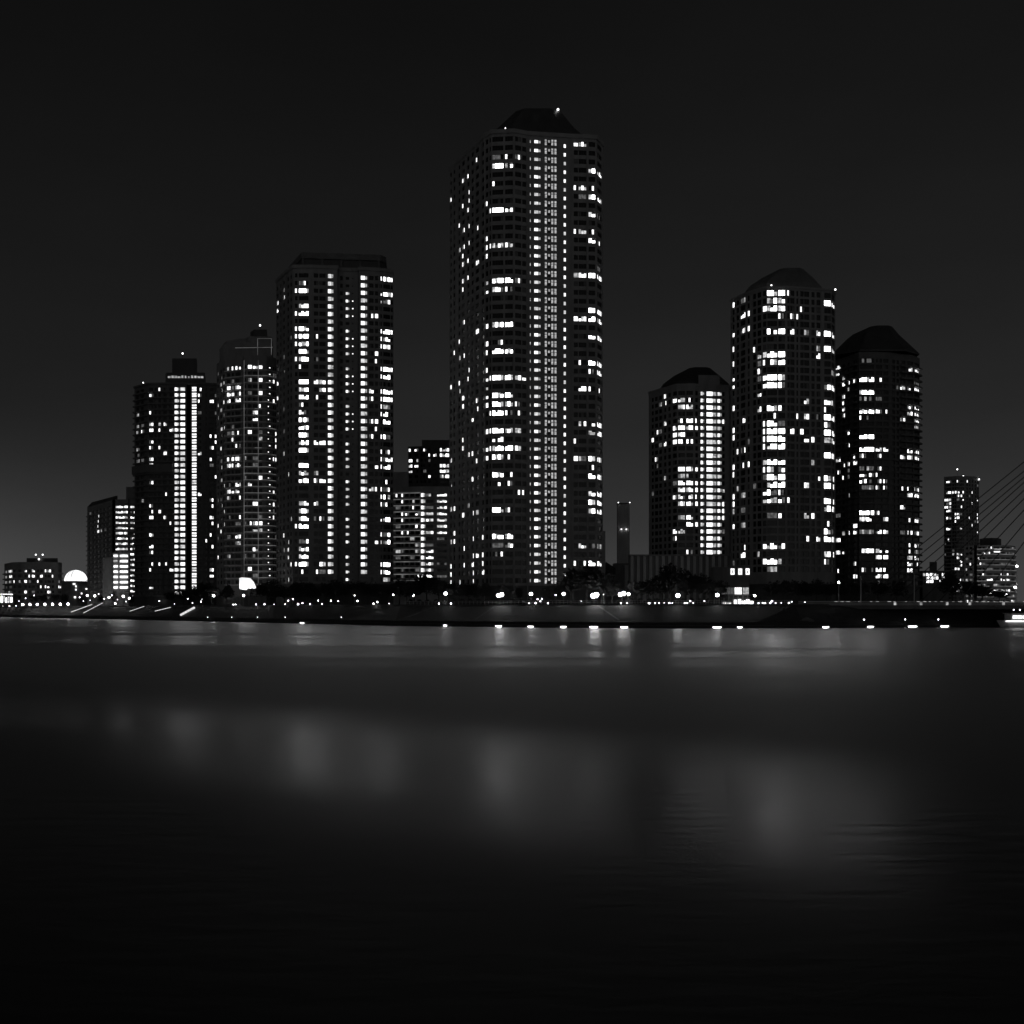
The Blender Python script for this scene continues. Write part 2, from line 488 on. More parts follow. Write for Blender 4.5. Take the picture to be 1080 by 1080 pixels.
T.facet(5, [(216.8, 218.2, '26h'), (221.2, 225.3, '2 8s 10h 12h 13d 19s 20s 22 23s 25s 27s 31 32h'), (226.6, 228.2, '1d 4d 8s 9h')])
T.finish(.012)
for k in range(36):
    z = rows[k] - 1.9
    T.band('balcony', z, z + .75, 1.1, M['dark'], 0, 2)
T.band('balcony', rows[14] - 1.0, rows[14] + 3.4, 1.6, M['dark'], 0, 2)
T.band('cornice', Z(405.5, 546), Z(403.5, 546), .7, M['dark'])
T.band('base', GZ, 13, .2, M['roof'])
pb = T.prism('rooftop_block', [(174.5, 553), (175.5, 549), (216, 549), (217, 565), (180, 566)], Z(404.4, 546), Z(393, 549), M['roof'])
T.prism('plant_room', [(181.5, 553), (182, 551), (207.6, 551), (208, 563), (184, 563)], Z(393, 549) + .02, Z(378, 551), M['roof'], parent=pb)
for k in range(11):
    q = P(178.5 + 3.45 * k, 397.7, 548.8); mb = MB(); w = R.choice((.7, 1.0, 1.3)); mb.box((q.x - w / 2, 548.62, q.z - .5), (1, 0, 0), (0, 1, 0), w, .3, R.uniform(.8, 1.4), M['mid'])
    mb.build('rooftop_light', pb, origin=T.root.location)
T.beacon(192.6, 372.8, 555, .6, 3.0); T.beacon(151, 403.6, 552, .45, 1.0)

# ================================================================ stepped tower with pale frame trim
rows = rowlist(386.7, 6.88, 34, 500)
T = Tower('apartment_tower', 'stepped tower with thin pale frames at its top, between two broader towers', 'tower',
          [(228.5, 517), (237.5, 505), (256.5, 501), (257, 500), (281, 500.5), (292.5, 506)],
          Z(375, 500), [(291, 530), (235, 530)], rows, 1.8, M['conc2'], seed=6)
T.facet(0, [(229.2, 230.6, '5d 8d 17d 20d 26d'), (232.2, 234.4, '3s 6d 9h 12s 17d 21s 25s'), (235.2, 236.8, '5s 9s 18s 24s')])
T.facet(1, [(239.2, 243, '0d 3h 4h 5h 10d 14h 15h 18d 19h 20d 23d 26d 29d'), (244, 246.8, '3d 4h 14h 15s 19h'), (248, 253.8, '0h 3 4h 5 10s 12s 14h 15 18 19h 20s 23h 24d 26b')])
T.facet(3, [(258.2, 259.6), (261.4, 265.4, '0h 10b 18 31b'), (266.5, 271.8, '0h 7h 8 21h 24h 25b 28 29d'), (273, 276.6, '0h 2 4h 6s 17h 24b 25b')])
T.facet(4, [(282.6, 285.8, '0-33s', dict(h=.5)), (288, 289.8, '1d 2h 5h 19h 21h 22d'), (290.4, 291.8, '10h 11h 12s')])
T.finish(.12)
for k in range(34):
    z = rows[k] - 1.75; T.band('balcony', z, z + .6, .9, M['conc3'], 1, 2); T.band('balcony', z, z + .45, .5, M['conc3'], 3, 5)
    if k > 14 or k % 4 == 1: T.band('balcony_light', z + .62, z + .78, .3, M['led'], 3, 5)  # added glowing strips, in place of light falling on the balconies
T.band('base', GZ, 12.5, .2, M['roof'])
T.prism('roof_step', [(231.3, 520), (235, 509), (262, 504), (262, 525)], Z(375, 500), Z(362, 507), M['conc2'])
T.prism('roof_step', [(235, 520), (240, 512), (262, 507), (262, 524)], Z(362, 507) + .03, Z(357.8, 510), M['conc2'])
ct = T.prism('roof_step', [(258, 510), (262.1, 503.5), (286.5, 504), (288, 522), (262.1, 522)], Z(375, 500), Z(355, 504), M['conc2'])
T.prism('mast_block', [(264, 512), (268, 507), (281.5, 507), (282, 518), (266, 518)], Z(355, 504) + .03, Z(347.5, 507), M['roof'])
T.beacon(274.3, 343.2, 509, .6, 2.6)
mb = MB()
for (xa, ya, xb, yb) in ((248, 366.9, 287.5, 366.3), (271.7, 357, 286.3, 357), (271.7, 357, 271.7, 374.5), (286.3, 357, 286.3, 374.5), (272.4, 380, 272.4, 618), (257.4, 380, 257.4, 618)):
    Yt = 499.3; a = P(xa, ya, Yt); bq = P(xb, yb, Yt); mb.tube(a, bq, .13, .13, M['led'], 4)  # light on the pale steel painted in as emission
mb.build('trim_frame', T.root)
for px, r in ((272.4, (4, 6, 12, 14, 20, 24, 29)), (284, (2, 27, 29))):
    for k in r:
        q = P(px, 400, 499.2); mb = MB(); mb.box((q.x - 1.7, 499.1, rows[k] - 1.6), (1, 0, 0), (0, 1, 0), 3.4, .2, .2, M['led']); mb.build('trim_bar', T.root)  # bars carry the same painted glow as the frame

# ================================================================ slab at far left with bright access galleries
rows = rowlist(534.6, 5.55, 17, 620)
T = Tower('apartment_block', 'slab block at left with two stacks of bright open galleries on its end', 'building',
          [(92, 668), (118.5, 622), (121.5, 620), (135.2, 619.5), (136, 620.5), (145.5, 621)], Z(525, 620) - 1,
          [(144, 660), (110, 690)], rows, 1.7, M['conc2'], seed=8)
T.facet(0, [(94, 96.3), (98, 100.4), (102, 104.4, '1s 2s 3s 4h'), (106, 108, '4h'), (109.5, 112, '4s'), (113.5, 116.5)], )
T.facet(2, [(121.9, 134.6, '0-16', dict(h=1.35))])
T.facet(4, [(137.4, 144.8, '0-4h 5s 6h 7h 8h 9h 10-16', dict(h=1.2))])
T.finish(.02)
for k in range(17):
    z = rows[k] - 2.0; T.band('balcony', z, z + .85, 1.0, M['conc'], 2, 5); T.band('balcony', z, z + .6, .8, M['conc2'], 0, 1)
T.prism('roof', [(92, 666), (118, 622.5), (124, 620.6), (124, 650), (112, 688)], T.z1 + .03, T.z1 + 2.5, M['roof'],
        poly1=[(97, 660), (122, 623), (124, 622), (124, 650), (114, 684)])
T.prism('stair_tower', [(133, 632), (143.5, 632), (143.5, 645), (133, 645)], T.z1 + .03, Z(513.5, 632), M['conc2'])
T.prism('annex', [(108.5, 622), (108.6, 615), (118.6, 614), (119, 619)], GZ, Z(588, 615), M['conc3'])
T.prism('annex', [(118.8, 618), (119, 611), (135.8, 610.5), (136, 616)], GZ, Z(583, 611), M['conc'])
for k in range(7):
    z = Z(586.5 + 5.55 * k, 610.5)
    for x0, x1 in ((119.8, 124), (126.5, 134.6)):
        mb = MB(); mb.box((X(x0, 610.3), 610.25, z - .5), (1, 0, 0), (0, 1, 0), X(x1, 610.3) - X(x0, 610.3), .25, 1.25, M['bright' if x0 > 122 or R.random() < .8 else 'mid']); mb.build('gallery_light', T.root)

# ================================================================ low block + dome at the far left
rows = rowlist(602, 5.6, 6, 740)
T = Tower('hotel_block', 'low dark block with wavy balconies near the left edge, lamps on its roof', 'building',
          [(4.6, 770), (13, 745), (24, 740), (61, 741), (65.4, 752)], Z(592.7, 740), [(64, 780), (14, 790)], rows, 1.9, M['conc2'], seed=9)
T.facet(0, [(5.2, 7.6, '0d 1d 2d'), (9, 12.6, '0h 1h 2d')])
T.facet(1, [(14, 16.5), (19, 22)])
T.facet(2, [(25.5, 28.2, '0 2 4h'), (30, 32.4, '1s 2d'), (33.6, 36.6, '0 1h 4d'), (39, 41.4, '2s'), (42.2, 45, '1h'), (47.2, 49.2, '0s 3s'), (49.8, 53.6, '0 3h 4'), (54.6, 57, '1s')])
T.facet(3, [(61.7, 63, '2h 3'), (63.5, 64.8, '3')])
T.finish(.06)
for k in range(6): T.band('balcony', rows[k] - 2.0, rows[k] - 1.1, 1.3, M['conc'], 0, 2); T.band('balcony', rows[k] - 2.0, rows[k] - 1.2, 1.0, M['conc'], 3, 4)
T.prism('roof', [(28, 748), (28.2, 744), (60.8, 744.5), (61, 770), (30, 770)], T.z1 + .02, Z(588.6, 744), M['roof'])
T.beacon(37.8, 585, 748, .7); T.beacon(45, 585, 748, .7); T.beacon(41, 589.8, 743, .8)

c = P(80, 613, 720); t = thing('domed_hall', (c.x, c.y, GZ), 'glowing white dome on a dark round base at far left', 'building')
mb = MB(); rr = 11.6 / F * 720; mb.ball((c.x, c.y, c.z), rr, M['dome'], 28, 10, 1.03, half=True); dm = mb.build('dome', t)
for a in range(7):
    mb = MB()
    for k in range(10):
        th0, th1 = math.pi * k / 10, math.pi * (k + 1) / 10; ph = math.pi * a / 7 + .2
        def q(th): return (c.x + 1.012 * rr * math.cos(th) * math.cos(ph), c.y + 1.012 * rr * math.cos(th) * math.sin(ph), c.z + 1.045 * rr * math.sin(th))
        mb.tube(q(th0), q(th1), .16, .16, M['frame'], 5)
    mb.build('dome_rib', dm, origin=t.location)
mb = MB(); mb.prism([(c.x + rr * 1.18 * math.cos(a * .2618), c.y + rr * 1.18 * math.sin(a * .2618)) for a in range(24)], GZ, c.z - .02, M['dark']); mb.build('wall', t)
for x, y in ((64.3, 613.6), (64.2, 617.8), (67.5, 624.5), (75.2, 618.7), (73.6, 621.3), (75, 622), (80, 622), (80, 618.5), (79, 630), (73.5, 629.6), (86, 626), (92, 621.3), (78, 616)):
    x = min(max(x, 68.5), 91.5); v = (x - 80) / 11.6 / 1.18; Y = 720 - rr * 1.18 * math.sqrt(max(.02, 1 - v * v)) - .25
    q = P(x, y, Y); w = R.choice((.8, 1.2, 1.6)); mb = MB(); mb.box((q.x - w / 2, q.y, q.z - .5), (1, 0, 0), (0, 1, 0), w, .3, 1.1, M['bright']); mb.build('window', t)

# ================================================================ mid-distance block between the two big towers
rows = rowlist(522, 6.6, 16, 545)
T = Tower('apartment_block', 'mid-rise grey block with long balconies, seen in the gap beside the tallest tower', 'building',
          [(414, 548), (443.4, 545), (459.6, 545), (478, 545.5)], Z(513, 545), [(478, 570), (414, 570)], rows, 1.7, M['conc3'], seed=12)
T.facet(0, [(417.2, 422.4, '5d 9d 14d 15h'), (423.2, 425.4, '0s 1s 4s'), (427.2, 431, '3h 14d 15d'), (432.4, 437, '1d 10d'), (438, 442.5, '3h 5h')])
T.facet(1, [(443.9, 448.4, '0-13', dict(h=2.1, kind='corr')), (449.4, 457, '3 4 6 9 10 11 12h 13 14', dict(h=1.5))])
T.facet(2, [(461, 471.2, '0-6', dict(h=1.35))])
T.finish(.3)  # many dim windows added to lighten this front
for k in range(16): T.band('balcony', rows[k] - 1.95, rows[k] - 1.0, 1.2, M['conc3'], 0, 1); T.band('balcony_light', rows[k] + .95, rows[k] + 1.3, .3, M['led'], 0, 1); T.band('balcony', rows[k] - 1.95, rows[k] - 1.3, .8, M['conc3'], 2, 3)  # soffit strips glow in place of street light reaching them
pb = T.prism('stair_block', [(414, 551), (431, 550), (431, 566), (414, 566)], T.z1 + .03, Z(497.6, 550), M['conc3'])
rows = rowlist(474.3, 5.6, 7, 590)
T = Tower('apartment_block', 'dark upper block stepping up behind the mid-rise grey block, bright windows at its top right', 'building',
          [(430.5, 592), (446, 590), (463, 590), (478, 590.5)], Z(470.5, 590), [(478, 615), (431, 615)], rows, 1.7, M['dark'], seed=13)
T.facet(0, [(431, 434.8, '0h 2 3 4 7'), (437, 441, '0h 2d 3h'), (443.4, 445.6)])
T.facet(1, [(446.4, 449.6, '0h'), (451.8, 454, '1s 2d 5h'), (457, 460.4, '1h')])
T.facet(2, [(464, 473.6, '0 1 3 4 5h', dict(h=1.9))])
T.finish(.03)
T.prism('roof_step', [(445, 596), (478, 596), (478, 612), (445, 612)], T.z1 + .02, Z(464, 596), M['dark'])

# ================================================================ right group: pale tower with bright stair
rows = rowlist(414.8, 7.28, 24, 461)
T = Tower('apartment_tower', 'shorter tower with a dark hipped roof and three very bright window columns', 'tower',
          [(684.3, 478), (709, 463), (714, 460.5), (732.2, 460), (737, 461), (769.5, 463), (775, 468)], Z(405.5, 460),
          [(770, 495), (690, 497)], rows, 1.95, M['conc'], seed=14)
T.facet(0, [(687, 689.4, '6h 14d'), (690.4, 694, '5h 9s 10d'), (694.8, 698, '1d 5d 7d'), (700, 702.6, '0h 1s 4h 7h 12d'), (704.4, 707.4)])
T.facet(1, [(709.4, 713.8, '1b 5 6 7 13d 15h 20 21s')])
T.facet(2, [(715.3, 722.5, '1h 2 4h 5 6h 7h 11 12d 13 14 15h 16 18d 20'), (724, 730.9, '1s 2 4 5 7h 11 12d 13 14 15h 16 18h 19 23s')])
T.facet(3, [(733.4, 736.2, '4s 5h 11h 13 14h 15s 16h 19h')])
T.facet(4, [(739, 742.8, '0-23h', dict(kind='corr', h=1.7)), (745.2, 755.7, '0-23b', dict(kind='corr', h=2.0)), (756.8, 761.2, '0-23', dict(kind='corr', h=1.7)), (762, 764.4, '14b 16s 17s 18s 20d')])
T.finish(.015)
T.band('cornice', Z(407, 460), Z(404.6, 460), .5, M['conc'])
T.mansard('roof', [(699, 769.5, 404.4), (699.5, 769, 402), (711, 759, 394.3), (727, 749, 387.2)], 476, 13.5, .22, M['roof'])
T.prism('stair_head', [(736.6, 460.4), (759.2, 461.2), (759, 472), (737, 472)], Z(405.3, 460), Z(395.7, 461), M['conc'])

# ================================================================ right group: dark tower with domed crown
rl = [300, 309 - .5, 317.2, 325.3] ; ys = [309.0 + 8.06 * k for k in range(37)]
rows = rowlist(309.0, 8.09, 37, 413)
T = Tower('apartment_tower', 'dark tower with a faceted domed crown and a column of large lit bay windows', 'tower',
          [(770.5, 431), (787, 421), (803.5, 414.5), (808.7, 413), (830, 412.6), (838.6, 413.6), (868, 416), (876.5, 416.6), (881, 422)], Z(303, 413),
          [(878, 448), (776, 450)], rows, 2.2, M['conc2'], seed=15)
T.facet(0, [(772.3, 774.6, '0h 4h 6s 8s 10b 11h 14h 17h 18h 22h 23s 26h 27 28b 30h'), (776.6, 779.4), (781, 786, '2h 4h 16h 20s 22s 28d 30d 33h 34h')])
T.facet(1, [(788.3, 790.6, '2h 4h 22s'), (794, 797.4, '7s'), (798.6, 802.8, '8 9d 10h 11d 13h 15h 34d')])
T.facet(2, [(804.4, 808.4, '2 8 9s 11 12h 17s 18s 20s 22 23s 24d 26h 27 33h 35h')])
T.facet(3, [(809.2, 819.6, '0 1h 2 5h 8 9h 11 12 15 16s 17h 18 19 20h 22 23h 24 25 26h 27 29d 33h 35 36d', dict(hot=1)), (821, 828, '0 1h 2 3s 5h 8 9 11 12h 15h 17d 18h 19 20 22 23h 24 25 26s 27h 29h 33h 35d', dict(hot=1))])
T.facet(4, [(830.4, 833, '0s 27h'), (833.6, 838, '3h 5h 18b')])
T.facet(5, [(840, 842, '3s'), (844, 847.8, '2s 18h'), (848.2, 853.6, '5d 14h 16b 19b 25b 29b 32h'), (855.8, 859.2, '19h 29h'), (861.2, 865.4, '5h 8b 24h 32b')])
T.facet(6, [(869.4, 876.3, '1 5 7 12h 14h 15s 16 17h 18 19 21 24 25 27 28 30s 31 32 34h 35s', dict(hot=1))])
T.facet(7, [(877.2, 880.4, '1h 5 7 12h 14s 16h 18 19 21 24s 25s 27s 28 31s 32 34s')])
T.finish(.02)
T.band('base', GZ, 16, .15, M['roof'])
T.band('cornice', Z(304, 413), Z(302, 413), .5, M['conc2'])
T.mansard('crown', [(789.5, 868.8, 303), (790.3, 866, 298), (803.5, 858, 290.3), (822, 847.5, 282.5)], 428, 13, .2, M['dark'])
T.beacon(813.6, 300.8, 413.6, .4, .8); T.beacon(881, 305.4, 421, .5, .8)

# ================================================================ right group: tower with wide eaves and balconies
rows = rowlist(380.2, 6.69, 36, 490)
T = Tower('apartment_tower', 'tower with a wide-eaved dark hipped roof and balcony slabs at every floor', 'tower',
          [(879, 508), (893, 499), (904.5, 491), (906, 490), (922.5, 490), (938, 491), (949, 494), (963.5, 496.5), (970, 503)], Z(371, 490),
          [(965, 528), (885, 530)], rows, 1.85, M['dark'], seed=16)
T.facet(0, [(881.2, 886.4, '0 1h 15h 17s 28 30b 33s'), (888, 891, '2b 3b 5h 6h 7h 8h 16h 18s 30h')])
T.facet(1, [(893.6, 896, '3s 11h 13s 16b 18d 21d 27s'), (899.6, 904, '3s 15h 16 26 27h 32s 34h')])
T.facet(2, [(904.9, 905.8)])
T.facet(3, [(906.6, 921.9, '0d 3 5 6d 8 9s 12 14 15s 17d 18h 19h 20d 24 25h 27d 30h 33s', dict(h=2.0, hot=1))])
T.facet(4, [(923.8, 930.2, '3h 6d 8h 14 15s 17s 18s 19s 20s 24s 27h 30h 31b 33h 34b 35d'), (931.6, 937, '8s 14h 19s 20s 25b 27b 30h 31h 33h 34h')])
T.facet(5, [(941, 944), (945.5, 948)])
T.facet(6, [(949.6, 955, '4b 9h 15b 20s 23b'), (957, 962.8, '1h 4h 7h 8h 14 15 20s 21h 25s 27h 29s 30s 31b 32b 33b')])
T.facet(7, [(964.6, 969.6, '1 3d 4h 7h 8h 9h 10h 14h 15h 20h 21h 25h 27h 29h 30d 31h 32s')])
T.finish(.012)
for k in range(36):
    z = rows[k] - 2.0; T.band('balcony', z, z + .85, 1.15, M['dark'], 0, 2); T.band('balcony', z, z + .85, 1.35, M['dark'], 6, 8); T.band('spandrel', z, z + .7, .3, M['dark'], 3, 6)
T.band('base', GZ, 13, .35, M['roof'], 2, 7)
T.mansard('roof', [(880.5, 969.5, 370.2), (880.2, 969.8, 368.6), (899.5, 948, 350.3), (918, 941, 343.2)], 506, 16.2, .24, M['roof'])

# ================================================================ far right tower behind the cables
rows = rowlist(507.5, 3.85, 34, 860)
T = Tower('apartment_tower', 'slim distant tower behind the bridge cables at far right, top floors lit', 'tower',
          [(995.6, 866), (1009, 860), (1017, 860), (1032.6, 865)], Z(502, 860), [(1030, 895), (998, 895)], rows, 1.9, M['conc2'], seed=17)
T.facet(0, [(996.2, 997.6, '5s 7s 17d 20d'), (998, 1003, '0h 3 5 6h 7h 8 10h 13b 27s 29s'), (1004.4, 1006.4, '3s 26s 29s'), (1007, 1008.6, '3h 9s 10s 24h')])
T.facet(1, [(1009.2, 1012, '0s 3h 4s 9 10h 20b 21h 24h 28h 30h'), (1012.6, 1014.8, '4h 13h 20h 22h 23h 33d'), (1015.2, 1016.6, '3h 5h')])
T.facet(2, [(1019, 1021, '0s 19s'), (1022, 1023.6, '10s'), (1025, 1026.4, '3s 6s 12s'), (1028, 1029.6), (1030.6, 1032, '1d 5s 9s 10s 14s')])
T.finish(.05)
for k in range(34): T.band('balcony', rows[k] - 1.9, rows[k] - 1.3, .9, M['conc'], 0, 2)
T.beacon(1009.7, 495, 866, .8, 6); T.beacon(1016, 502, 862, .7, 1.5); T.beacon(1032.6, 505.6, 864, .8, 1.0)

# ================================================================ banded round-ended block
rows = rowlist(578, 5.6, 11, 700)
T = Tower('office_block', 'low rounded block with pale horizontal bands at far right, under the cables', 'building',
          [(1017, 706), (1027.4, 700), (1030.6, 700.5), (1040, 697), (1055, 697), (1066, 701), (1071, 708)], Z(575, 698), [(1068, 730), (1020, 730)], rows, 1.6, M['conc3'], seed=18)
T.facet(0, [(1018.4, 1021), (1022.5, 1025.5)])
T.facet(2, [(1031.4, 1035), (1036, 1039, '5s')]); T.facet(3, [(1041, 1047, '6h 8d'), (1048, 1054, '8h')]); T.facet(4, [(1055.6, 1060, '6h 8'), (1061, 1065.4, '6 5h 8h')]); T.facet(5, [(1066.6, 1070, '10h')])
T.finish(.35)  # extra dim windows put in to brighten the block
for k in range(11): T.band('floor_band', rows[k] - 2.4, rows[k] - 1.0, .5, M['conc3'], 2, 6); T.band('band_light', rows[k] - .95, rows[k] - .55, .45, M['led'], 2, 6)  # glow added under each band, standing in for lamp light on it
T.prism('roof', [(1033, 712), (1038, 702), (1046, 700), (1052, 702), (1056, 712), (1045, 725)], T.z1 + .02, Z(567.5, 702), M['roof'])
mb = MB(); q = P(1048.6, 582.3, 696.6); mb.box((q.x, q.y, q.z), (1, 0, 0), (0, 1, 0), 4.6, .3, 2.3, M['sign']); mb.build('lit_sign', T.root)

# ================================================================ small lit building with dark box on top
rows = rowlist(606, 3.6, 3, 600)
T = Tower('shop_building', 'small brightly lit shopfront under a dark roof box, left of the slim distant tower', 'building',
          [(970, 602), (973, 600), (991, 600), (1001, 601)], Z(602, 600), [(1000, 615), (971, 615)], rows, 1.7, M['dark'], seed=19)
T.facet(1, [(973.6, 976.4, '0b'), (977, 980.4, '0h 1b 2h'), (981, 984.6, '0b 1b 2h'), (985.2, 989.8, '0b 1b')])
T.facet(2, [(993.5, 996.6, '0h 1h'), (988.6, 992, '2s')])
T.finish(0)
T.prism('roof_box', [(980.3, 606), (988.2, 606), (988.2, 612), (980.3, 612)], T.z1 + .02, Z(592.6, 606), M['dark'])

# ================================================================ chimney and the plant buildings below it
c = P(658, 531, 640); t = thing('chimney', (c.x, c.y, GZ), 'tall square grey chimney standing alone in the gap right of the tallest tower', 'chimney')
w = 12.2 / F * 640; mb = MB()
mb.prism([(c.x - w / 2, 640), (c.x + w / 2, 640), (c.x + w / 2, 640 + w), (c.x - w / 2, 640 + w)], GZ, Z(531.5, 640), M['conc3'])
mb.build('shaft', t)
mb = MB(); mb.prism([(c.x - w / 2 - .25, 639.75), (c.x + w / 2 + .25, 639.75), (c.x + w / 2 + .25, 640.25 + w), (c.x - w / 2 - .25, 640.25 + w)], Z(531.4, 640), Z(530.4, 640), M['roof']); mb.build('rim', t)
for x, y in ((652.2, 530), (664.2, 530), (655.4, 558.2), (660.6, 558.2)):
    q = P(x, y, 639.4); mb = MB(); mb.ball(q, .3, M['beacon'], 8, 6); mb.build('beacon', t)
mb = MB(); q = P(648, 594, 628)
mb.prism([(X(648, 628), 628), (X(664.5, 628), 628), (X(664.5, 628), 639), (X(648, 628), 639)], GZ, Z(594, 628), M['conc2']); mb.build('base_block', t)
mb = MB(); mb.box((X(659, 627), 627.2, GZ), (1, 0, 0), (0, 1, 0), 2.6, .78, Z(596, 627) - GZ, M['conc3']); mb.build('lit_pier', t)  # lighter grey strip on the front of the base block
c = P(643, 600, 520); t = thing('low_hall', (c.x, 530, GZ), 'low dark hall with a sloping roof between tallest tower and chimney', 'building')
mb = MB(); a = [(X(634, 520), 520), (X(648.5, 520), 520), (X(648.5, 520), 540), (X(634, 520), 540)]; mb.prism(a, GZ, Z(606, 520), M['conc2']); mb.build('wall', t)
mb = MB(); zl, zr = Z(589, 520), Z(599, 520); zb = Z(606, 520) + .02
p = [(x, y) for x, y in a]
mb.v += [(p[0][0] - .3, 519.7, zb), (p[1][0] + .3, 519.7, zb), (p[2][0] + .3, 540.3, zb), (p[3][0] - .3, 540.3, zb), (p[0][0] - .3, 519.7, zl), (p[1][0] + .3, 519.7, zr), (p[2][0] + .3, 540.3, zr), (p[3][0] - .3, 540.3, zl)]
for f in ((0, 1, 5, 4), (1, 2, 6, 5), (2, 3, 7, 6), (3, 0, 4, 7), (4, 5, 6, 7), (3, 2, 1, 0)): mb.f.append(f); mb.m.append(mb.mi(M['roof']))
mb.build('roof', t)
# podium with tall pilasters under the shorter tower
c = P(715, 600, 452); t = thing('podium', (c.x, 456, GZ), 'long podium with tall pilasters below the shorter hip-roofed tower', 'building')
zt = Z(586.3, 452); mb = MB(); mb.prism([(X(664.6, 452), 452.6), (X(774, 452), 452.6), (X(774, 452), 459), (X(664.6, 452), 459)], GZ, zt, M['conc2']); mb.build('wall', t)
mb = MB(); mb.box((X(664.2, 452), 451.6, zt + .02), (1, 0, 0), (0, 1, 0), X(774.2, 452) - X(664.2, 452), 7.4, .6, M['conc']); mb.build('parapet', t)
x = 665.2
while x < 773:
    mb = MB(); mb.box((X(x, 452), 452, GZ), (1, 0, 0), (0, 1, 0), 1.25, .595, zt - GZ, M['conc3']); mb.build('pilaster', t); x += 6.6
# entrance hall with glass front
c = P(778, 610, 404); t = thing('entrance_hall', (c.x, 408, GZ), 'low entrance hall with lit glass bays at the foot of the domed dark tower', 'building')
zt = Z(598, 404); mb = MB(); x0, x1 = X(753, 404), X(791, 404)
mb.prism([(x0, 404.6), (x1, 404.6), (x1, 411), (x0, 411)], GZ, zt, M['dark']); mb.build('wall', t)
for a, b_, code in ((753.6, 758.6, 'dim'), (760, 764.6, 'mid'), (765.4, 770.2, 'dim'), (770.8, 774.6, 'dim'), (775, 782.8, 'corr'), (783.8, 790, 'lattice')):
    n = 4
    mb = MB()
    for j in range(n):
        xa, xb = X(a, 404) + (X(b_, 404) - X(a, 404)) * j / n, X(a, 404) + (X(b_, 404) - X(a, 404)) * (j + 1) / n
        mb.box((xa + .06, 404.45, Z(626.8, 404)), (1, 0, 0), (0, 1, 0), xb - xa - .12, .1, Z(619.6, 404) - Z(626.8, 404), M[code])
    mb.box((X(a, 404), 404.56, Z(627.2, 404)), (1, 0, 0), (0, 1, 0), X(b_, 404) - X(a, 404), .04, Z(619.2, 404) - Z(627.2, 404), M['frame'])
    mb.build('glass_bay', t)
for a in (771, 779, 786.8):
    mb = MB(); mb.box((X(a, 404), 404.45, Z(606, 404)), (1, 0, 0), (0, 1, 0), X(a + 4, 404) - X(a, 404), .15, 2.4, M['corr']); mb.box((X(a + 1, 404), 404.42, Z(604.8, 404)), (1, 0, 0), (0, 1, 0), .55, .03, 1.3, M['mid']); mb.build('window', t)
mb = MB(); mb.box((X(752.6, 403), 401.6, Z(628, 404)), (1, 0, 0), (0, 1, 0), X(791.6, 403) - X(752.6, 403), 2.8, .3, M['conc3']); mb.build('canopy', t)
for a in range(753, 793, 5):
    mb = MB(); q = P(a + .6, 640, 402.2); mb.tube((q.x, 402.2, GZ), (q.x, 402.2, Z(628, 404)), .18, .18, M['conc3'], 8); mb.build('column', t)
for a, hh in ((774, 3.0), (778.5, 3.4), (783, 2.6), (787.5, 3.2), (791.5, 2.2), (768, 1.2), (763, 1.6)):
    mb = MB(); q = P(a, 640, 403.6); mb.box((q.x, 404.4, GZ + .1), (1, 0, 0), (0, 1, 0), 1.3, .1, hh * .6, M['sign' if hh > 2 else 'corr']); mb.build('lit_doorway', t)
# ================================================================ ground, bank, water
pxs = [-900, -600, -300, -150, 0, 60, 100, 150, 200, 250, 300, 360, 416, 450, 490, 530, 560, 600, 650, 700, 750, 800, 850, 920, 1000, 1080, 1200, 1400, 1700, 2000]
edge = [Vector((X(p, shoreD(p)), shoreD(p))) for p in pxs]


def bank(p):      # depth of the slope behind the river wall
    if p < 380: return 16
    if p < 440: return 16 + (p - 380) / 60 * 14
    if p < 800: return 30
    if p < 860: return 30 - (p - 800) / 60 * 16
    return 14


mb = MB()
mb.poly([(-6000, -400, 0), (6000, -400, 0), (6000, 6000, 0), (-6000, 6000, 0)], None)
w, nt, N, L, b = new_mat('night river water'); mb.mats = [w]; mb.m = [0]
N.remove(b); out = N['Material Output']
gl = N.new('ShaderNodeBsdfGlossy'); df = N.new('ShaderNodeBsdfDiffuse'); df.inputs[0].default_value = g3(.003)
fr = N.new('ShaderNodeFresnel'); fr.inputs[0].default_value = 1.333; fk = N.new('ShaderNodeMath'); fk.operation = 'MULTIPLY'; fk.inputs[1].default_value = WATER_K
mxs = N.new('ShaderNodeMixShader'); L.new(fr.outputs[0], fk.inputs[0]); L.new(fk.outputs[0], mxs.inputs[0]); L.new(df.outputs[0], mxs.inputs[1]); L.new(gl.outputs[0], mxs.inputs[2])
L.new(mxs.outputs[0], out.inputs[0]); gl.inputs['Color'].default_value = g3(1)
tc = N.new('ShaderNodeTexCoord')


def noise(scale, sx, sy, detail=3, off=(0, 0, 0)):
    mp = N.new('ShaderNodeMapping'); mp.inputs['Scale'].default_value = (sx, sy, 1); mp.inputs['Location'].default_value = off
    n = N.new('ShaderNodeTexNoise'); n.inputs['Scale'].default_value = scale; n.inputs['Detail'].default_value = detail
    L.new(tc.outputs['Object'], mp.inputs[0]); L.new(mp.outputs[0], n.inputs['Vector']); return n.outputs[0]


def ramp(x, a, b_, lo, hi):
    mr = N.new('ShaderNodeMapRange'); mr.interpolation_type = 'SMOOTHSTEP'
    for i, v in ((1, a), (2, b_), (3, lo), (4, hi)): mr.inputs[i].default_value = v
    L.new(x, mr.inputs[0]); return mr.outputs[0]


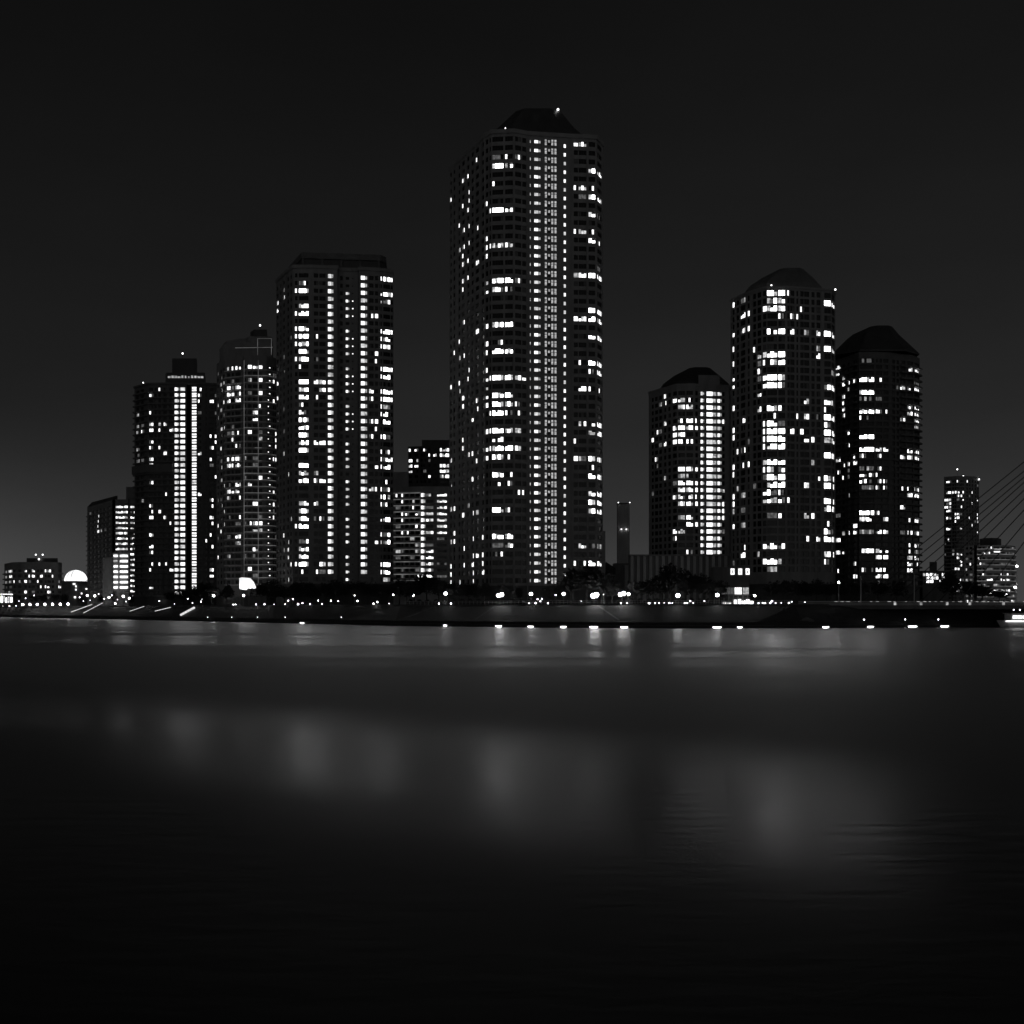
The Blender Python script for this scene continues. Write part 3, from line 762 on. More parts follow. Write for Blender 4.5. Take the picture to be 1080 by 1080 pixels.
def math2(op, a, c):
    n = N.new('ShaderNodeMath'); n.operation = op
    for i, v in enumerate((a, c)):
        if isinstance(v, (int, float)): n.inputs[i].default_value = v
        else: L.new(v, n.inputs[i])
    return n.outputs[0]


# wind patches: a calm belt under the far bank, a ruffled belt, a calm slick in mid river, ruffled again near the eye
sep = N.new('ShaderNodeSeparateXYZ'); L.new(tc.outputs['Object'], sep.inputs[0])
wob = noise(0.02, .5, 1.0, 2, (3.1, 7.7, 0))
t0 = math2('ADD', sep.outputs['Y'], math2('MULTIPLY', sep.outputs['X'], .74))
tw = math2('MULTIPLY', t0, math2('ADD', math2('MULTIPLY', wob, .7), .65))
slick = math2('MULTIPLY', ramp(tw, 16, 37, 0, 1), ramp(tw, 34, 66, 1, 0))
streaky = ramp(noise(.035, .14, 1.0, 4, (5, 1, 0)), .36, .6, .5, 1)
shorebelt = math2('MULTIPLY', ramp(tw, 58, 150, 0, 1), streaky)
calm = math2('MULTIPLY', math2('SUBTRACT', math2('ADD', slick, shorebelt), math2('MULTIPLY', slick, shorebelt)), ramp(noise(0.06, .3, 1.0, 4, (1, 4, 0)), .2, .7, .75, 1))
rough = ramp(calm, 0, 1, ROUGH_HI, ROUGH_LO)
L.new(rough, gl.inputs['Roughness'])
rip = noise(1.5, .3, 1.0, 4); rip2 = noise(.16, .3, 1.0, 3, (9, 2, 0))
hgt = math2('ADD', math2('MULTIPLY', rip, .5), math2('MULTIPLY', rip2, .1))
bp = N.new('ShaderNodeBump'); bp.inputs['Strength'].default_value = .28; bp.inputs['Distance'].default_value = .25
L.new(hgt, bp.inputs['Height']); L.new(bp.outputs[0], gl.inputs['Normal'])
wo = struct(mb, 'water')

mb = MB()
top = [e + Vector((0, bank(p))) for p, e in zip(pxs, edge)]
for i in range(len(pxs) - 1):
    mb.poly([(*top[i], GZ), (*top[i + 1], GZ), (top[i + 1].x * 14, 6500, GZ), (top[i].x * 14, 6500, GZ)], M['earth'])
struct(mb, 'ground')
mb = MB()
for i in range(len(pxs) - 1):
    a, c = edge[i], edge[i + 1]; A, Cc = top[i], top[i + 1]
    a2, c2 = a + Vector((0, 3.2)), c + Vector((0, 3.2)); a3, c3 = A - Vector((0, 4)), Cc - Vector((0, 4))
    mb.poly([(*a, -1), (*c, -1), (*c, .9), (*a, .9)], M['stone'])
    mb.poly([(*a, .9), (*c, .9), (*c2, .9), (*a2, .9)], M['pave'])
    mb.poly([(*a2, .9), (*c2, .9), (*c2, 1.8), (*a2, 1.8)], M['stone'])
    mb.poly([(*a2, 1.8), (*c2, 1.8), (*c3, GZ - .4), (*a3, GZ - .4)], M['grass'] if 380 < pxs[i] < 850 else M['stone'])
    mb.poly([(*a3, GZ - .4), (*c3, GZ - .4), (*c3, GZ), (*a3, GZ)], M['pave'])
    mb.poly([(*a3, GZ), (*c3, GZ), (*Cc, GZ), (*A, GZ)], M['pave'])
struct(mb, 'embankment')


def on_slope(p, f):
    """a point on the grass bank, f = 0 at its foot and 1 at its top"""
    D = shoreD(p); d0, d1 = 3.2, bank(p) - 4
    # keep the plate column: the bank runs straight away from the river wall
    D2 = D + d0 + (d1 - d0) * f
    return Vector((X(p, D) , D2, 1.8 + (GZ - .4 - 1.8) * f))


def ramp_path(p0, f0, p1, f1, wdt, name, label):
    mb = MB(); n = 8
    for k in range(n):
        a = on_slope(p0 + (p1 - p0) * k / n, f0 + (f1 - f0) * k / n); c = on_slope(p0 + (p1 - p0) * (k + 1) / n, f0 + (f1 - f0) * (k + 1) / n)
        dv = Vector((wdt, 0, 0)); up = Vector((0, 0, .05))
        q = [a + up, a + dv + up, c + dv + up, c + up]
        mb.poly(q, M['pave'])
        lo = Vector((0, 0, -.5)); mb.poly([q[0] + lo, q[1] + lo, q[1], q[0]], M['pave']); mb.poly([q[1] + lo, q[2] + lo, q[2], q[1]], M['pave']); mb.poly([q[3] + lo, q[0] + lo, q[0], q[3]], M['pave'])
    o = mb.build(name); o['kind'] = 'structure'


ramp_path(500, .1, 522, 1, 5, 'slope_path', ''); ramp_path(654, .1, 636, 1, 5, 'slope_path', ''); ramp_path(425, .2, 456, 1, 3, 'slope_path', ''); ramp_path(846, .1, 822, 1, 5, 'slope_path', '')

# ================================================================ street lamps
def make_lamp(loc, h, r, label, group, mat='lamp', arms=1, pole='metal'):
    t = thing('street_lamp', loc, label, 'street lamp', group)
    x, y, z = loc
    mb = MB(); mb.tube((x, y, z), (x, y, z + .5), .2, .16, M[pole], 8); mb.tube((x, y, z + .5), (x, y, z + h - r * .8), .09, .07, M[pole], 8); mb.build('pole', t)
    if arms == 1:
        mb = MB(); mb.ball((x, y, z + h), r, M[mat], 12, 8); mb.build('lamp_globe', t)
    else:
        mb = MB(); mb.tube((x - .55 * arms, y, z + h - r), (x + .55 * arms, y, z + h - r), .06, .06, M[pole], 6); mb.build('arm', t)
        for k in range(arms):
            mb = MB(); xx = x + (k - (arms - 1) / 2) * 1.15; mb.ball((xx, y, z + h + (0.35 if k % 2 else 0)), r, M[mat], 12, 8); mb.build('lamp_globe', t)
    mb = MB(); mb.tube((x, y, z + h - r - .18), (x, y, z + h - r * .75), .16, .22, M[pole], 8); mb.build('collar', t)
    return t


LG = 'lamps along the promenade'
for px, py, r, arms, lab in ((470, 626, .42, 1, 'round lamp on a post under the gap left of the tallest tower'),
                             (527.5, 628, .5, 2, 'twin-globe lamp below the lit bay windows of the tallest tower'),
                             (560, 626.4, .42, 1, 'round lamp just left of the lattice window column foot'),
                             (594.5, 626.4, .40, 1, 'round lamp just right of the lattice window column foot'),
                             (627.3, 628.4, .6, 2, 'brightest starlike lamp below the right edge of the tallest tower'),
                             (656, 627, .5, 2, 'wide cluster lamp directly below the chimney'),
                             (663, 626.6, .36, 1, 'lamp touching the cluster lamp below the chimney'),
                             (715, 628, .5, 1, 'bright lamp among the trees under the shorter hip-roofed tower'),
                             (756.5, 627.6, .42, 1, 'round lamp at the left end of the entrance hall'),
                             (796, 628.2, .3, 1, 'lone lamp right of the entrance hall glass')):
    D = shoreD(px) + bank(px) - 2.5; q = P(px, py, D); make_lamp((q.x, D, GZ), q.z - GZ, r * 1.3, lab, LG, arms=arms)
for px, py, r, lab in ((225.3, 628.2, .55, 'round lamp below the ladder-windowed tower, left of the white canopy'), (257, 628, .45, 'lamp directly below the glowing white canopy'),
                       (100, 628.5, .55, 'lamp at the foot of the slab block annex'), (115, 630, .5, 'lamp at the right foot of the slab block'), (130, 629, .6, 'largest lamp under the bright galleries of the slab block'),
                       (136.5, 631, .5, 'lamp right of the largest lamp under the bright galleries'), (121.5, 636.5, .45, 'low lamp on the ramp under the slab block'), (92, 628, .5, 'lamp beside the round base of the dome'), (161, 630, .4, 'lamp below the left edge of the ladder-windowed tower')):
    D = shoreD(px) + bank(px) + 6; q = P(px, py, D); make_lamp((q.x, D, GZ), max(1.2, q.z - GZ), r, lab, 'lamps behind the left bank', mat='lamp')
ordn = ['leftmost', 'second', 'third', 'middle', 'fifth', 'sixth', 'rightmost']
for k, px in enumerate((24, 31.6, 39.2, 47.4, 55.5, 63.6, 71.8)):
    D = shoreD(px) + 10; q = P(px, 640.3, D); make_lamp((q.x, D, GZ - .4), max(1.6, q.z - GZ + .4), .62, ordn[k] + ' lamp of the row of seven low lamps at the left water edge', 'row of seven low lamps at left')

for px, py, D, r, lab in ((1022, 620, 640, .8, 'round lamp at the foot of the rounded banded block'), (1045, 626, 650, .6, 'lamp before the middle of the rounded banded block'), (1061, 627, 650, .6, 'lamp before the right end of the rounded banded block'), (436, 628, 500, .6, 'lamp behind trees before the mid-rise grey block')):
    q = P(px, py, D); make_lamp((q.x, D, GZ), q.z - GZ, r, lab, 'lamps deeper in the city')

# small lights dotted along the promenade
def small_light(x, y, z0, zl, r, mat, label, group):
    t = thing('bollard_light', (x, y, z0), label, 'bollard light', group)
    mb = MB(); mb.tube((x, y, z0), (x, y, max(z0 + .2, zl - r)), .09, .07, M['metal'], 6); mb.build('post', t)
    mb = MB(); mb.ball((x, y, zl), r, M[mat], 8, 6); mb.build('light_head', t)


def nth(k): return ['first', 'second', 'third', 'fourth', 'fifth', 'sixth', 'seventh', 'eighth', 'ninth', 'tenth', 'eleventh', 'twelfth', 'thirteenth', 'fourteenth', 'fifteenth',
                    'sixteenth', 'seventeenth', 'eighteenth', 'nineteenth', 'twentieth', 'twenty-first', 'twenty-second', 'twenty-third', 'twenty-fourth', 'twenty-fifth', 'twenty-sixth', 'twenty-seventh', 'twenty-eighth'][k]


GROUPS = [('below the slab block and the dome', 'promenade lights at far left', [(84, 630), (88, 634), (95, 633), (104, 626.5), (110, 631.5), (118, 628), (124, 632.4), (133, 634.5), (140, 628.5), (10, 640.6), (17, 639), (3, 641), (20, 634), (27, 631), (36, 628)]),
          ('below the stepped and ladder-windowed towers', 'promenade lights at left', [(147, 633), (152, 638), (156, 634), (168, 634), (184, 637), (198, 631.5), (203, 636), (213, 632), (212, 634.5), (246, 638.5), (248.5, 637.5)]),
          ('below the box-crowned tower', 'promenade lights under the box-crowned tower', [(270, 638.3), (279, 637.3), (289, 638.4), (300.7, 637.6), (304, 633.5), (309, 632), (314.4, 637.3), (319, 636.2), (327, 637.2), (335.5, 633.4), (339.6, 637.6), (349, 633.6), (356.7, 634), (374, 628), (377, 633.8), (394, 639.6), (398, 635), (410.4, 640), (414.7, 627.4)]),
          ('below the tallest tower', 'promenade lights under the tallest tower', [(475.6, 639), (463, 638.6), (558, 639.6), (567, 632), (570, 634), (565, 636), (571.5, 631.5), (578, 637.6), (586, 627.5), (613, 634), (636.5, 627), (655.5, 638), (661.5, 638.5)]),
          ('below the shorter hip-roofed tower', 'promenade lights under the shorter hip-roofed tower', [(684.5, 636.5), (687, 639), (691, 637.5), (695, 639.6), (700.5, 638), (706, 639.6), (709, 637), (693, 619.8), (696, 619.4), (702, 618.6), (722, 636.5), (724.5, 638), (728, 634), (731, 637.5), (743, 633.8)]),
          ('right of the entrance hall', 'promenade lights under the domed tower', [(800, 637.6), (804.5, 636), (807, 637), (812.4, 638), (814.2, 634), (818, 636.5), (824, 636.6), (832, 637), (835, 634.8), (849, 636.6)])]
for where, grp, pts in GROUPS:
    pts = sorted(pts)
    for k, (px, py) in enumerate(pts):
        D = shoreD(px) + bank(px) - R.uniform(-3, 3)
        if 683 < px < 704 and py < 622: D += 40
        q = P(px, py, D); small_light(q.x, D, GZ, max(q.z, GZ + .3), R.uniform(.13, .30), R.choice(('small', 'small', 'beacon')), nth(k) + ' small light from the left ' + where, grp)
for k, px in enumerate((219, 244.4, 271.6, 300.7, 360)):
    D = shoreD(px) + 3.0; q = P(px, 651, D); small_light(q.x, D, .9, max(1.3, q.z), .16, 'beacon', nth(k) + ' dim wall light from the left above the dark river wall', 'dim lights on the dark river wall')
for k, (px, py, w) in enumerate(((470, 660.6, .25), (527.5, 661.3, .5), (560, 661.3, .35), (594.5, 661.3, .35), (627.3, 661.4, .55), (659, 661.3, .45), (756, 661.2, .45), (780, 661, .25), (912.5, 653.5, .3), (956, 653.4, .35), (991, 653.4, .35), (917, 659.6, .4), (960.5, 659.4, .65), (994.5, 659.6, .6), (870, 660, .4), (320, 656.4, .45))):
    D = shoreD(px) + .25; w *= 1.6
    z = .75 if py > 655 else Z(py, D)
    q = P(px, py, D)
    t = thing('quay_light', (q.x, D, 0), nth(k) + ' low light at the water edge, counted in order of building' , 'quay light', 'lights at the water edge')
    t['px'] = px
    if py > 655:  # glowing bowls painted as lamp reflections on the water; the rest are lamps
        mb = MB(); mb.box((q.x - w * 1.5, D - .45, .5), (1, 0, 0), (0, 1, 0), w * 3, .4, .12, M['metal']); mb.build('bracket', t)  # added bar above the reflection bowl
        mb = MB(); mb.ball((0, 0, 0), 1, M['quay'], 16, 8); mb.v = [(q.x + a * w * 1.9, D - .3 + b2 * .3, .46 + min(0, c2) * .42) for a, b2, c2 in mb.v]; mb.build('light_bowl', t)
    else:
        mb = MB(); mb.tube((q.x, D + 1, .9), (q.x, D + 1, z - .1), .1, .08, M['metal'], 6); mb.build('post', t)
        mb = MB(); mb.ball((q.x, D + 1, z), .16, M['small'], 8, 6); mb.build('light_head', t)
ql = sorted([o for o in C.objects if o.name.startswith('quay_light')], key=lambda o: o['px'])
for k, o in enumerate(ql):
    o['label'] = nth(k) + ' light from the left along the water edge'; del o['px']

# ================================================================ trees
def leaf_crown(mb, c, rx, rz, n, rnd, lsize):
    lumps = [(Vector((0, 0, 0)), 1.0)]
    for _ in range(9):
        a = rnd.uniform(0, 6.28); e = rnd.uniform(-.5, 1.0); k = rnd.uniform(.45, .8)
        lumps.append((Vector((math.cos(a) * math.cos(e) * k, math.sin(a) * math.cos(e) * k, math.sin(e) * k * .9)), rnd.uniform(.32, .55)))
    for _ in range(n):
        o, k = lumps[rnd.randrange(len(lumps))] if rnd.random() < .8 else lumps[0]
        v = Vector((rnd.gauss(0, 1), rnd.gauss(0, 1), rnd.gauss(0, 1))).normalized() * (k * (.6 if o.length < .01 else 1) * rnd.uniform(.55, 1.05))
        p = o + v; p = Vector((c[0] + p.x * rx, c[1] + p.y * rx, c[2] + p.z * rz))
        u = Vector((rnd.gauss(0, 1), rnd.gauss(0, 1), rnd.gauss(0, .7))).normalized(); w = u.orthogonal().normalized()
        w = (w + u.cross(w) * rnd.uniform(-1, 1)).normalized(); s_ = lsize * rnd.uniform(.6, 1.4)
        mb.poly([p - u * s_, p - w * s_ * .6, p + u * s_, p + w * s_ * .6], M['leaf'])


def make_tree(seed, h, wide, conical=False):
    rnd = random.Random(seed)
    t = thing('tree', (0, 0, 0), 'tree', 'tree')
    mb = MB(); p = Vector((0, 0, 0)); r = h * .028
    for k in range(4):
        q = p + Vector((rnd.uniform(-.15, .15), rnd.uniform(-.15, .15), h * .16)); mb.tube(p, q, r, r * .8, M['bark'], 7); p = q; r *= .8
        if k >= 1:
            for _ in range(2):
                a = rnd.uniform(0, 6.28); e = q + Vector((math.cos(a) * wide * .5, math.sin(a) * wide * .5, h * .2)); mb.tube(q, e, r * .55, r * .2, M['bark'], 5)
    mb.build('trunk', t)
    mb = MB(); leaf_crown(mb, (0, 0, h * .62), wide / 2, h * .40, 850, rnd, h * .045); mb.build('crown', t)
    return t


protos = [make_tree(1, 10, 8.5), make_tree(2, 10, 7), make_tree(3, 10, 10), make_tree(4, 10, 8)]
TREES = [(150, 8, 6), (172, 20, 9), (186, 34, 9), (200, 30, 10), (216, 30, 12), (232, 34, 10), (246, 40, 11), (284, 34, 13.5), (300, 28, 10), (316, 24, 10.5), (334, 20, 9.5), (352, 22, 11), (372, 20, 10), (388, 16, 9.5),
         (402, 14, 9), (421, 14, 10.5), (437, 12, 10), (450, 11, 12.5), (463, 8, 10.5), (484, 6, 8), (503, 6, 7), (545, 6, 6.5), (577, 5, 6), (604, 5, 12), (619, 8, 15.5), (634, 6, 12), (646, 4, 7.5), (676, 3, 9), (690, 4, 10), (706, 5, 13.5), (723, 6, 12),
         (738, 4, 10.5), (749, 4, 8.5), (806, 6, 6), (826, 10, 8), (843, 14, 8), (861, 30, 9), (884, 40, 9), (903, 40, 9), (926, 44, 10), (946, 44, 9), (1004, 60, 13), (1022, 60, 11), (1036, 50, 9), (1054, 50, 7),
         (36, 14, 8), (46, 12, 9), (57, 12, 8.5), (68, 14, 8), (84, 14, 6), (106, 12, 7), (140, 10, 6), (120, 24, 9)]
TREES += [(180, 8, 8), (194, 6, 9), (208, 8, 10), (223, 8, 9.5), (239, 8, 10), (276, 10, 11), (291, 8, 10), (308, 8, 9), (325, 8, 9.5), (343, 8, 9), (361, 6, 8.5), (380, 6, 9), (395, 6, 8.5), (411, 6, 9), (429, 5, 9), (473, 9, 9), (494, 9, 8.5), (514, 9, 8), (532, 8, 7.5), (590, 9, 7.5), (667, 8, 8), (699, 8, 10), (760, 40, 9), (816, 9, 8), (834, 9, 8), (852, 14, 8), (872, 24, 8)]
TREES.sort()
refs = [(110, 'under the slab block and the dome'), (232, 'under the ladder-windowed tower'), (300, 'under the stepped tower'), (416, 'under the box-crowned tower'), (480, 'in the gap left of the tallest tower'), (640, 'under the tallest tower'),
        (770, 'under the shorter hip-roofed tower'), (885, 'under the domed tower'), (975, 'under the wide-eaved tower'), (2000, 'under the slim distant tower')]
cnt = {}
used = [0] * 4
for i, (px, dd, h) in enumerate(TREES):
    k = R.randrange(4); D = shoreD(px) + bank(px) + dd; s_ = h / 10
    pr = protos[k]
    o = copy_tree(pr, (X(px, D), D, GZ - .1)); o.scale = (s_ * R.uniform(.9, 1.15), s_ * R.uniform(.9, 1.15), s_); o.rotation_euler = (0, 0, R.uniform(0, 6.28))
    ref = next(t for lim, t in refs if px < lim); cnt[ref] = cnt.get(ref, 0) + 1
    o['label'] = nth(cnt[ref] - 1) + ' dark rounded tree from the left ' + ref; o['group'] = 'dark trees along the bank'
for pr in protos:
    for ch in list(pr.children): bpy.data.objects.remove(ch)
    bpy.data.objects.remove(pr)
# guard rail along the crest
for p0, p1, lab in ((424, 662, 'thin pale guard rail along the crest of the bank under the tallest tower'), (664, 836, 'thin pale guard rail along the crest of the bank under the right towers')):
    n = 60; pts = []
    for k in range(n + 1):
        p = p0 + (p1 - p0) * k / n; D = shoreD(p) + bank(p) - 3.6; pts.append(Vector((X(p, D), D, GZ)))
    t = thing('guard_rail', pts[n // 2], lab, 'railing')
    mb = MB()
    for a, c in zip(pts, pts[1:]):
        for hh in (.5, 1.1): mb.tube(a + Vector((0, 0, hh)), c + Vector((0, 0, hh)), .05, .05, M['conc3'], 5)
    mb.build('rail', t)
    for a in pts: mb = MB(); mb.cbox(a, .1, .1, 1.08, M['conc3']); mb.build('post', t)
# low clipped hedge along the crest
HR = random.Random(9)
for (p0, p1, lab) in ((430, 520, 'dark low hedge on the crest left of the tallest tower'), (535, 600, 'dark low hedge on the crest under the tallest tower'), (665, 752, 'dark low hedge on the crest under the shorter hip-roofed tower')):
    mb = MB()
    for _ in range(2600):
        p = HR.uniform(p0, p1); D = shoreD(p) + bank(p) + HR.uniform(1, 3.2); c = Vector((X(p, D), D, GZ + HR.uniform(.05, 1.5 + .5 * math.sin(p * .7))))
        u = Vector((HR.gauss(0, 1), HR.gauss(0, 1), HR.gauss(0, .7))).normalized(); w_ = u.orthogonal().normalized(); s_ = HR.uniform(.2, .4)
        mb.poly([c - u * s_, c - w_ * s_ * .6, c + u * s_, c + w_ * s_ * .6], M['leaf'])
    tag(mb.build('hedge'), lab, 'hedge')

# ================================================================ glowing canopy, lit stall, sloped stair rail
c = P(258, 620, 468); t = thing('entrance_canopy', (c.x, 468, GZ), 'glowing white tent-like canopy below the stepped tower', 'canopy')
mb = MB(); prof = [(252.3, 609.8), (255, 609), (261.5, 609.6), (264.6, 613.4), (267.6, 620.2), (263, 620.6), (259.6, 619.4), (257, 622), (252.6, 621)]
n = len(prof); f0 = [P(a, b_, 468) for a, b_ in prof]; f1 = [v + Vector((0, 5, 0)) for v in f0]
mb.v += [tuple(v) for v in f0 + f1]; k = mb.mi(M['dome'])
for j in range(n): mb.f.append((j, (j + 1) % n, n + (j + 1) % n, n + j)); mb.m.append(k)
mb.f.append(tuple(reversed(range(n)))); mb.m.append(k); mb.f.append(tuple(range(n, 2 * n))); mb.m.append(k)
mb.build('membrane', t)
for a in (253, 262.5):
    mb = MB(); q = P(a, 621, 469.5); mb.tube((q.x, 469.5, GZ), (q.x, 469.5, q.z + .6), .15, .15, M['metal']); mb.build('post', t)
D = 738; c = P(5, 637, D); t = thing('market_hall', (c.x, D, GZ), 'brightly lit white hall front with dark posts at the left edge', 'building')
mb = MB(); mb.prism([(X(-14, D), D + .4), (X(14, D), D + .4), (X(14, D), D + 4), (X(-14, D), D + 4)], GZ, Z(626.5, D), M['dark']); mb.build('wall', t)
xs = [-13, -8, -3.5, .2, 2.9, 5.2, 7.6, 10.2, 13.4]
for a, b_ in zip(xs, xs[1:]):
    zz = Z(R.uniform(635, 637), D); mb = MB(); mb.box((X(a + .5, D), D + .1, zz), (1, 0, 0), (0, 1, 0), X(b_ - .5, D) - X(a + .5, D), .25, Z(R.uniform(628.2, 630.5), D) - zz, M[R.choice(('sign', 'bright', 'soft', 'mid'))]); mb.box((X(a + .3, D), D + .1, Z(R.uniform(626.8, 627.6), D)), (1, 0, 0), (0, 1, 0), X(b_ - .3, D) - X(a + .3, D), .25, .9, M['sign']); mb.build('lit_panel', t)
mb = MB(); mb.box((X(-14.4, D), D - .8, Z(626.4, D)), (1, 0, 0), (0, 1, 0), X(14.4, D) - X(-14.4, D), 5, .7, M['conc3']); mb.build('roof', t)
for lab, pts in (('bright sloping stair edge, widest of the lit ramps at left', ((190.5, 648.6), (205, 640.8), .5)), ('thin lit ramp rail left of the widest lit ramp', ((163.5, 644.5), (180, 640.5), .16)), ('thin lit ramp rail under the slab block', ((88, 646.5), (108, 636), .16)),
                 ('long lit ramp kerb beside the dome', ((75, 645.5), (97, 637.5), .18)), ('thin lit ramp rail under the galleries', ((137, 644.6), (152, 639.5), .14))):
    (xa, ya), (xb, yb), r = pts
    Da = shoreD(xa) + 6; Db = shoreD(xb) + 15; a = P(xa, ya, Da); bq = P(xb, yb, Db)
    t = thing('ramp_rail', ((a.x + bq.x) / 2, (Da + Db) / 2, min(a.z, bq.z)), lab, 'railing', 'lit ramp rails at left')
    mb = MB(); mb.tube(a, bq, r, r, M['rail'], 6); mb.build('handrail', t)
    for k in range(5):
        q = a.lerp(bq, (k + .5) / 5); mb = MB(); mb.tube((q.x, q.y, q.z - 1.6), (q.x, q.y, q.z - r), .06, .06, M['metal'], 6); mb.build('post', t)

# ================================================================ cable-stayed bridge at right
BY = 330.0
t = thing('cable_stayed_bridge', (X(1000, BY), BY, 0), 'cable-stayed bridge entering from the right edge, dark deck and fan of cables', 'bridge')
xa, xb = X(842, BY), X(1700, BY); zt = Z(634.3, BY); zb = Z(642.5, BY)
mb = MB(); mb.prism([(xa, BY), (xb, BY), (xb, BY + 20), (xa, BY + 20)], zb, zt - 1.3, M['dark']); mb.build('deck', t)
mb = MB(); mb.box((xa, BY - .25, zt - 1.28), (1, 0, 0), (0, 1, 0), xb - xa, .24, 1.0, M['conc']); mb.build('parapet', t)
mb = MB(); mb.tube((xa, BY - .1, zt), (xb, BY - .1, zt), .07, .07, M['trim'], 6)
for k in range(120): x = xa + 1.5 * k; mb.box((x, BY - .13, zt - .28), (1, 0, 0), (0, 1, 0), .07, .07, .28, M['metal'])
mb.build('railing', t)
zc = zb + 1.6
for k in range(34):
    px = 880 + 6.2 * k
    if R.random() < .75:
        mb = MB(); q = X(px, BY); mb.box((q, BY - .33, zt - .12), (1, 0, 0), (0, 1, 0), R.uniform(.5, 1.2), .06, .1, M['mid']); mb.build('rail_light', t)
for px in (971.5, 999, 1023, 1058.5, 944, 1082):
    mb = MB(); q = P(px, 636.6, BY - .36); mb.box((q.x - .35, BY - .42, q.z - .45), (1, 0, 0), (0, 1, 0), .7, .16, .9, M['mid']); mb.build('panel_light', t)
for px in (845, 905, 1100):
    mb = MB(); q = X(px, BY); mb.box((q, BY + 3, -1), (1, 0, 0), (0, 1, 0), 5, 14, zb + .98, M['stone']); mb.build('pier', t)
px_p = 1262; cols = [(1080, 493.5, 903), (1080, 503.5, 915), (1080, 510.5, 930), (1080, 517, 947), (1080, 526, 962), (1080, 536, 980), (1080, 549.5, 1000), (1080, 566, 1022), (1080, 588, 1045)]
for Yc in (BY + 10,):
    for (x1, y1, x0) in cols:
        y0 = 634.0; sl = (y0 - y1) / (x1 - x0); yp = y0 - sl * (px_p - x0)
        a = P(x0, y0, BY); bq = P(px_p, yp, BY); a.y = bq.y = Yc
        a.z = zt - 1.2
        mb = MB(); mb.tube(a, bq, .15, .15, M['cable'], 6); mb.build('cable', t)
for Yc in (BY + 7.5, BY + 11.3):
    mb = MB(); q = P(px_p, 300, BY); mb.box((q.x, Yc, -1), (1, 0, 0), (0, 1, 0), 3.2, 1.2, Z(330, BY), M['conc']); mb.build('pylon', t)
for px, top, lit, lab in ((908, 608.2, 0, 'unlit slender lamp post on the bridge deck before the wide-eaved tower'), (964.2, 604.2, 0, 'unlit slender lamp post on the bridge near the right edge of the wide-eaved tower'), (1072.4, 597.2, 1, 'tall lit lamp post on the bridge at the right edge'), (1070.6, 619.4, 1, 'shorter lit lamp post on the bridge at the right edge'), (884.6, 614.2, 1, 'round lamp before the foot of the domed dark tower')):
    q = P(px, top, BY + 2); loc = (q.x, BY + 2, zt - 1.28)
    if lit: make_lamp(loc, q.z - loc[2], .33, lab, 'bridge lamps', pole='conc3')
    else:
        tt = thing('street_lamp', loc, lab, 'street lamp', 'bridge lamps')
        mb = MB(); mb.tube(loc, (loc[0], loc[1], q.z), .16, .1, M['conc3'], 8); mb.build('pole', tt)
        mb = MB(); mb.box((q.x - .2, BY + .9, q.z), (1, 0, 0), (0, 1, 0), .4, 1.4, .15, M['metal']); mb.build('lamp_head', tt)
# ================================================================ excursion boat at the right edge
D = 322.0
x0 = X(1053, D); c = (x0 + 14, D, 0); t = thing('river_boat', c, 'low white excursion boat with lit windows at the right edge', 'boat')
mb = MB(); z = 2.35
lo = [(x0 + 2.5, D - 2.0), (x0 + 27, D - 2.6), (x0 + 27.5, D), (x0 + 27, D + 2.6), (x0 + 2.5, D + 2.0), (x0 + .9, D)]
hi = [(x0 + 1.6, D - 2.5), (x0 + 27, D - 3), (x0 + 28, D), (x0 + 27, D + 3), (x0 + 1.6, D + 2.5), (x0 - .6, D)]
mb.prism(lo, -.3, z, M['hull'], hi); mb.build('hull', t)
mb = MB(); mb.box((x0 + 3, D - 2.3, z + .01), (1, 0, 0), (0, 1, 0), 22, 4.6, 2.1, M['hull']); cb = mb.build('cabin', t)
for k in range(14):
    mb = MB(); mb.box((x0 + 3.4 + 1.52 * k, D - 2.38, z + .55), (1, 0, 0), (0, 1, 0), 1.25, .07, 1.0, M['bright']); mb.build('window', cb, origin=t.location)
mb = MB(); mb.box((x0 + 2.6, D - 2.7, z + 2.13), (1, 0, 0), (0, 1, 0), 23, 5.4, .18, M['hull']); mb.build('roof', t)
mb = MB(); mb.box((x0 + .8, D - 3.08, z - .45), (1, 0, 0), (0, 1, 0), 25.5, .06, .4, M['bright']); mb.build('hull_light', t)
for k in range(12):
    mb = MB(); q = (x0 + 3.6 + 1.9 * k, D - 2.5, z + 3.3); mb.tube((q[0], q[1], z + 2.32), q, .04, .04, M['metal'], 6); mb.ball(q, .2, M['beacon'], 8, 6); mb.build('deck_light', t)

# ================================================================ night sky, moonless city glow
wd = bpy.data.worlds.new('World'); scene.world = wd; wd.use_nodes = True
N = wd.node_tree.nodes; L = wd.node_tree.links; bg = N['Background']
tc = N.new('ShaderNodeTexCoord'); sep = N.new('ShaderNodeSeparateXYZ'); L.new(tc.outputs['Generated'], sep.inputs[0])
ab = N.new('ShaderNodeMath'); ab.operation = 'MAXIMUM'; ab.inputs[1].default_value = 0; L.new(sep.outputs['Z'], ab.inputs[0])
rp = N.new('ShaderNodeValToRGB'); e = rp.color_ramp.elements
SK = [(0, .058), (.04, .050), (.076, .040), (.12, .030), (.175, .0215), (.30, .0130), (.414, .0094), (.51, .0066), (1, .004)]
e[0].position, e[0].color = SK[0][0], g3(SK[0][1]); e[1].position, e[1].color = SK[-1][0], g3(SK[-1][1])
for p, v in SK[1:-1]: q = e.new(p); q.color = g3(v)
L.new(ab.outputs[0], rp.inputs[0])
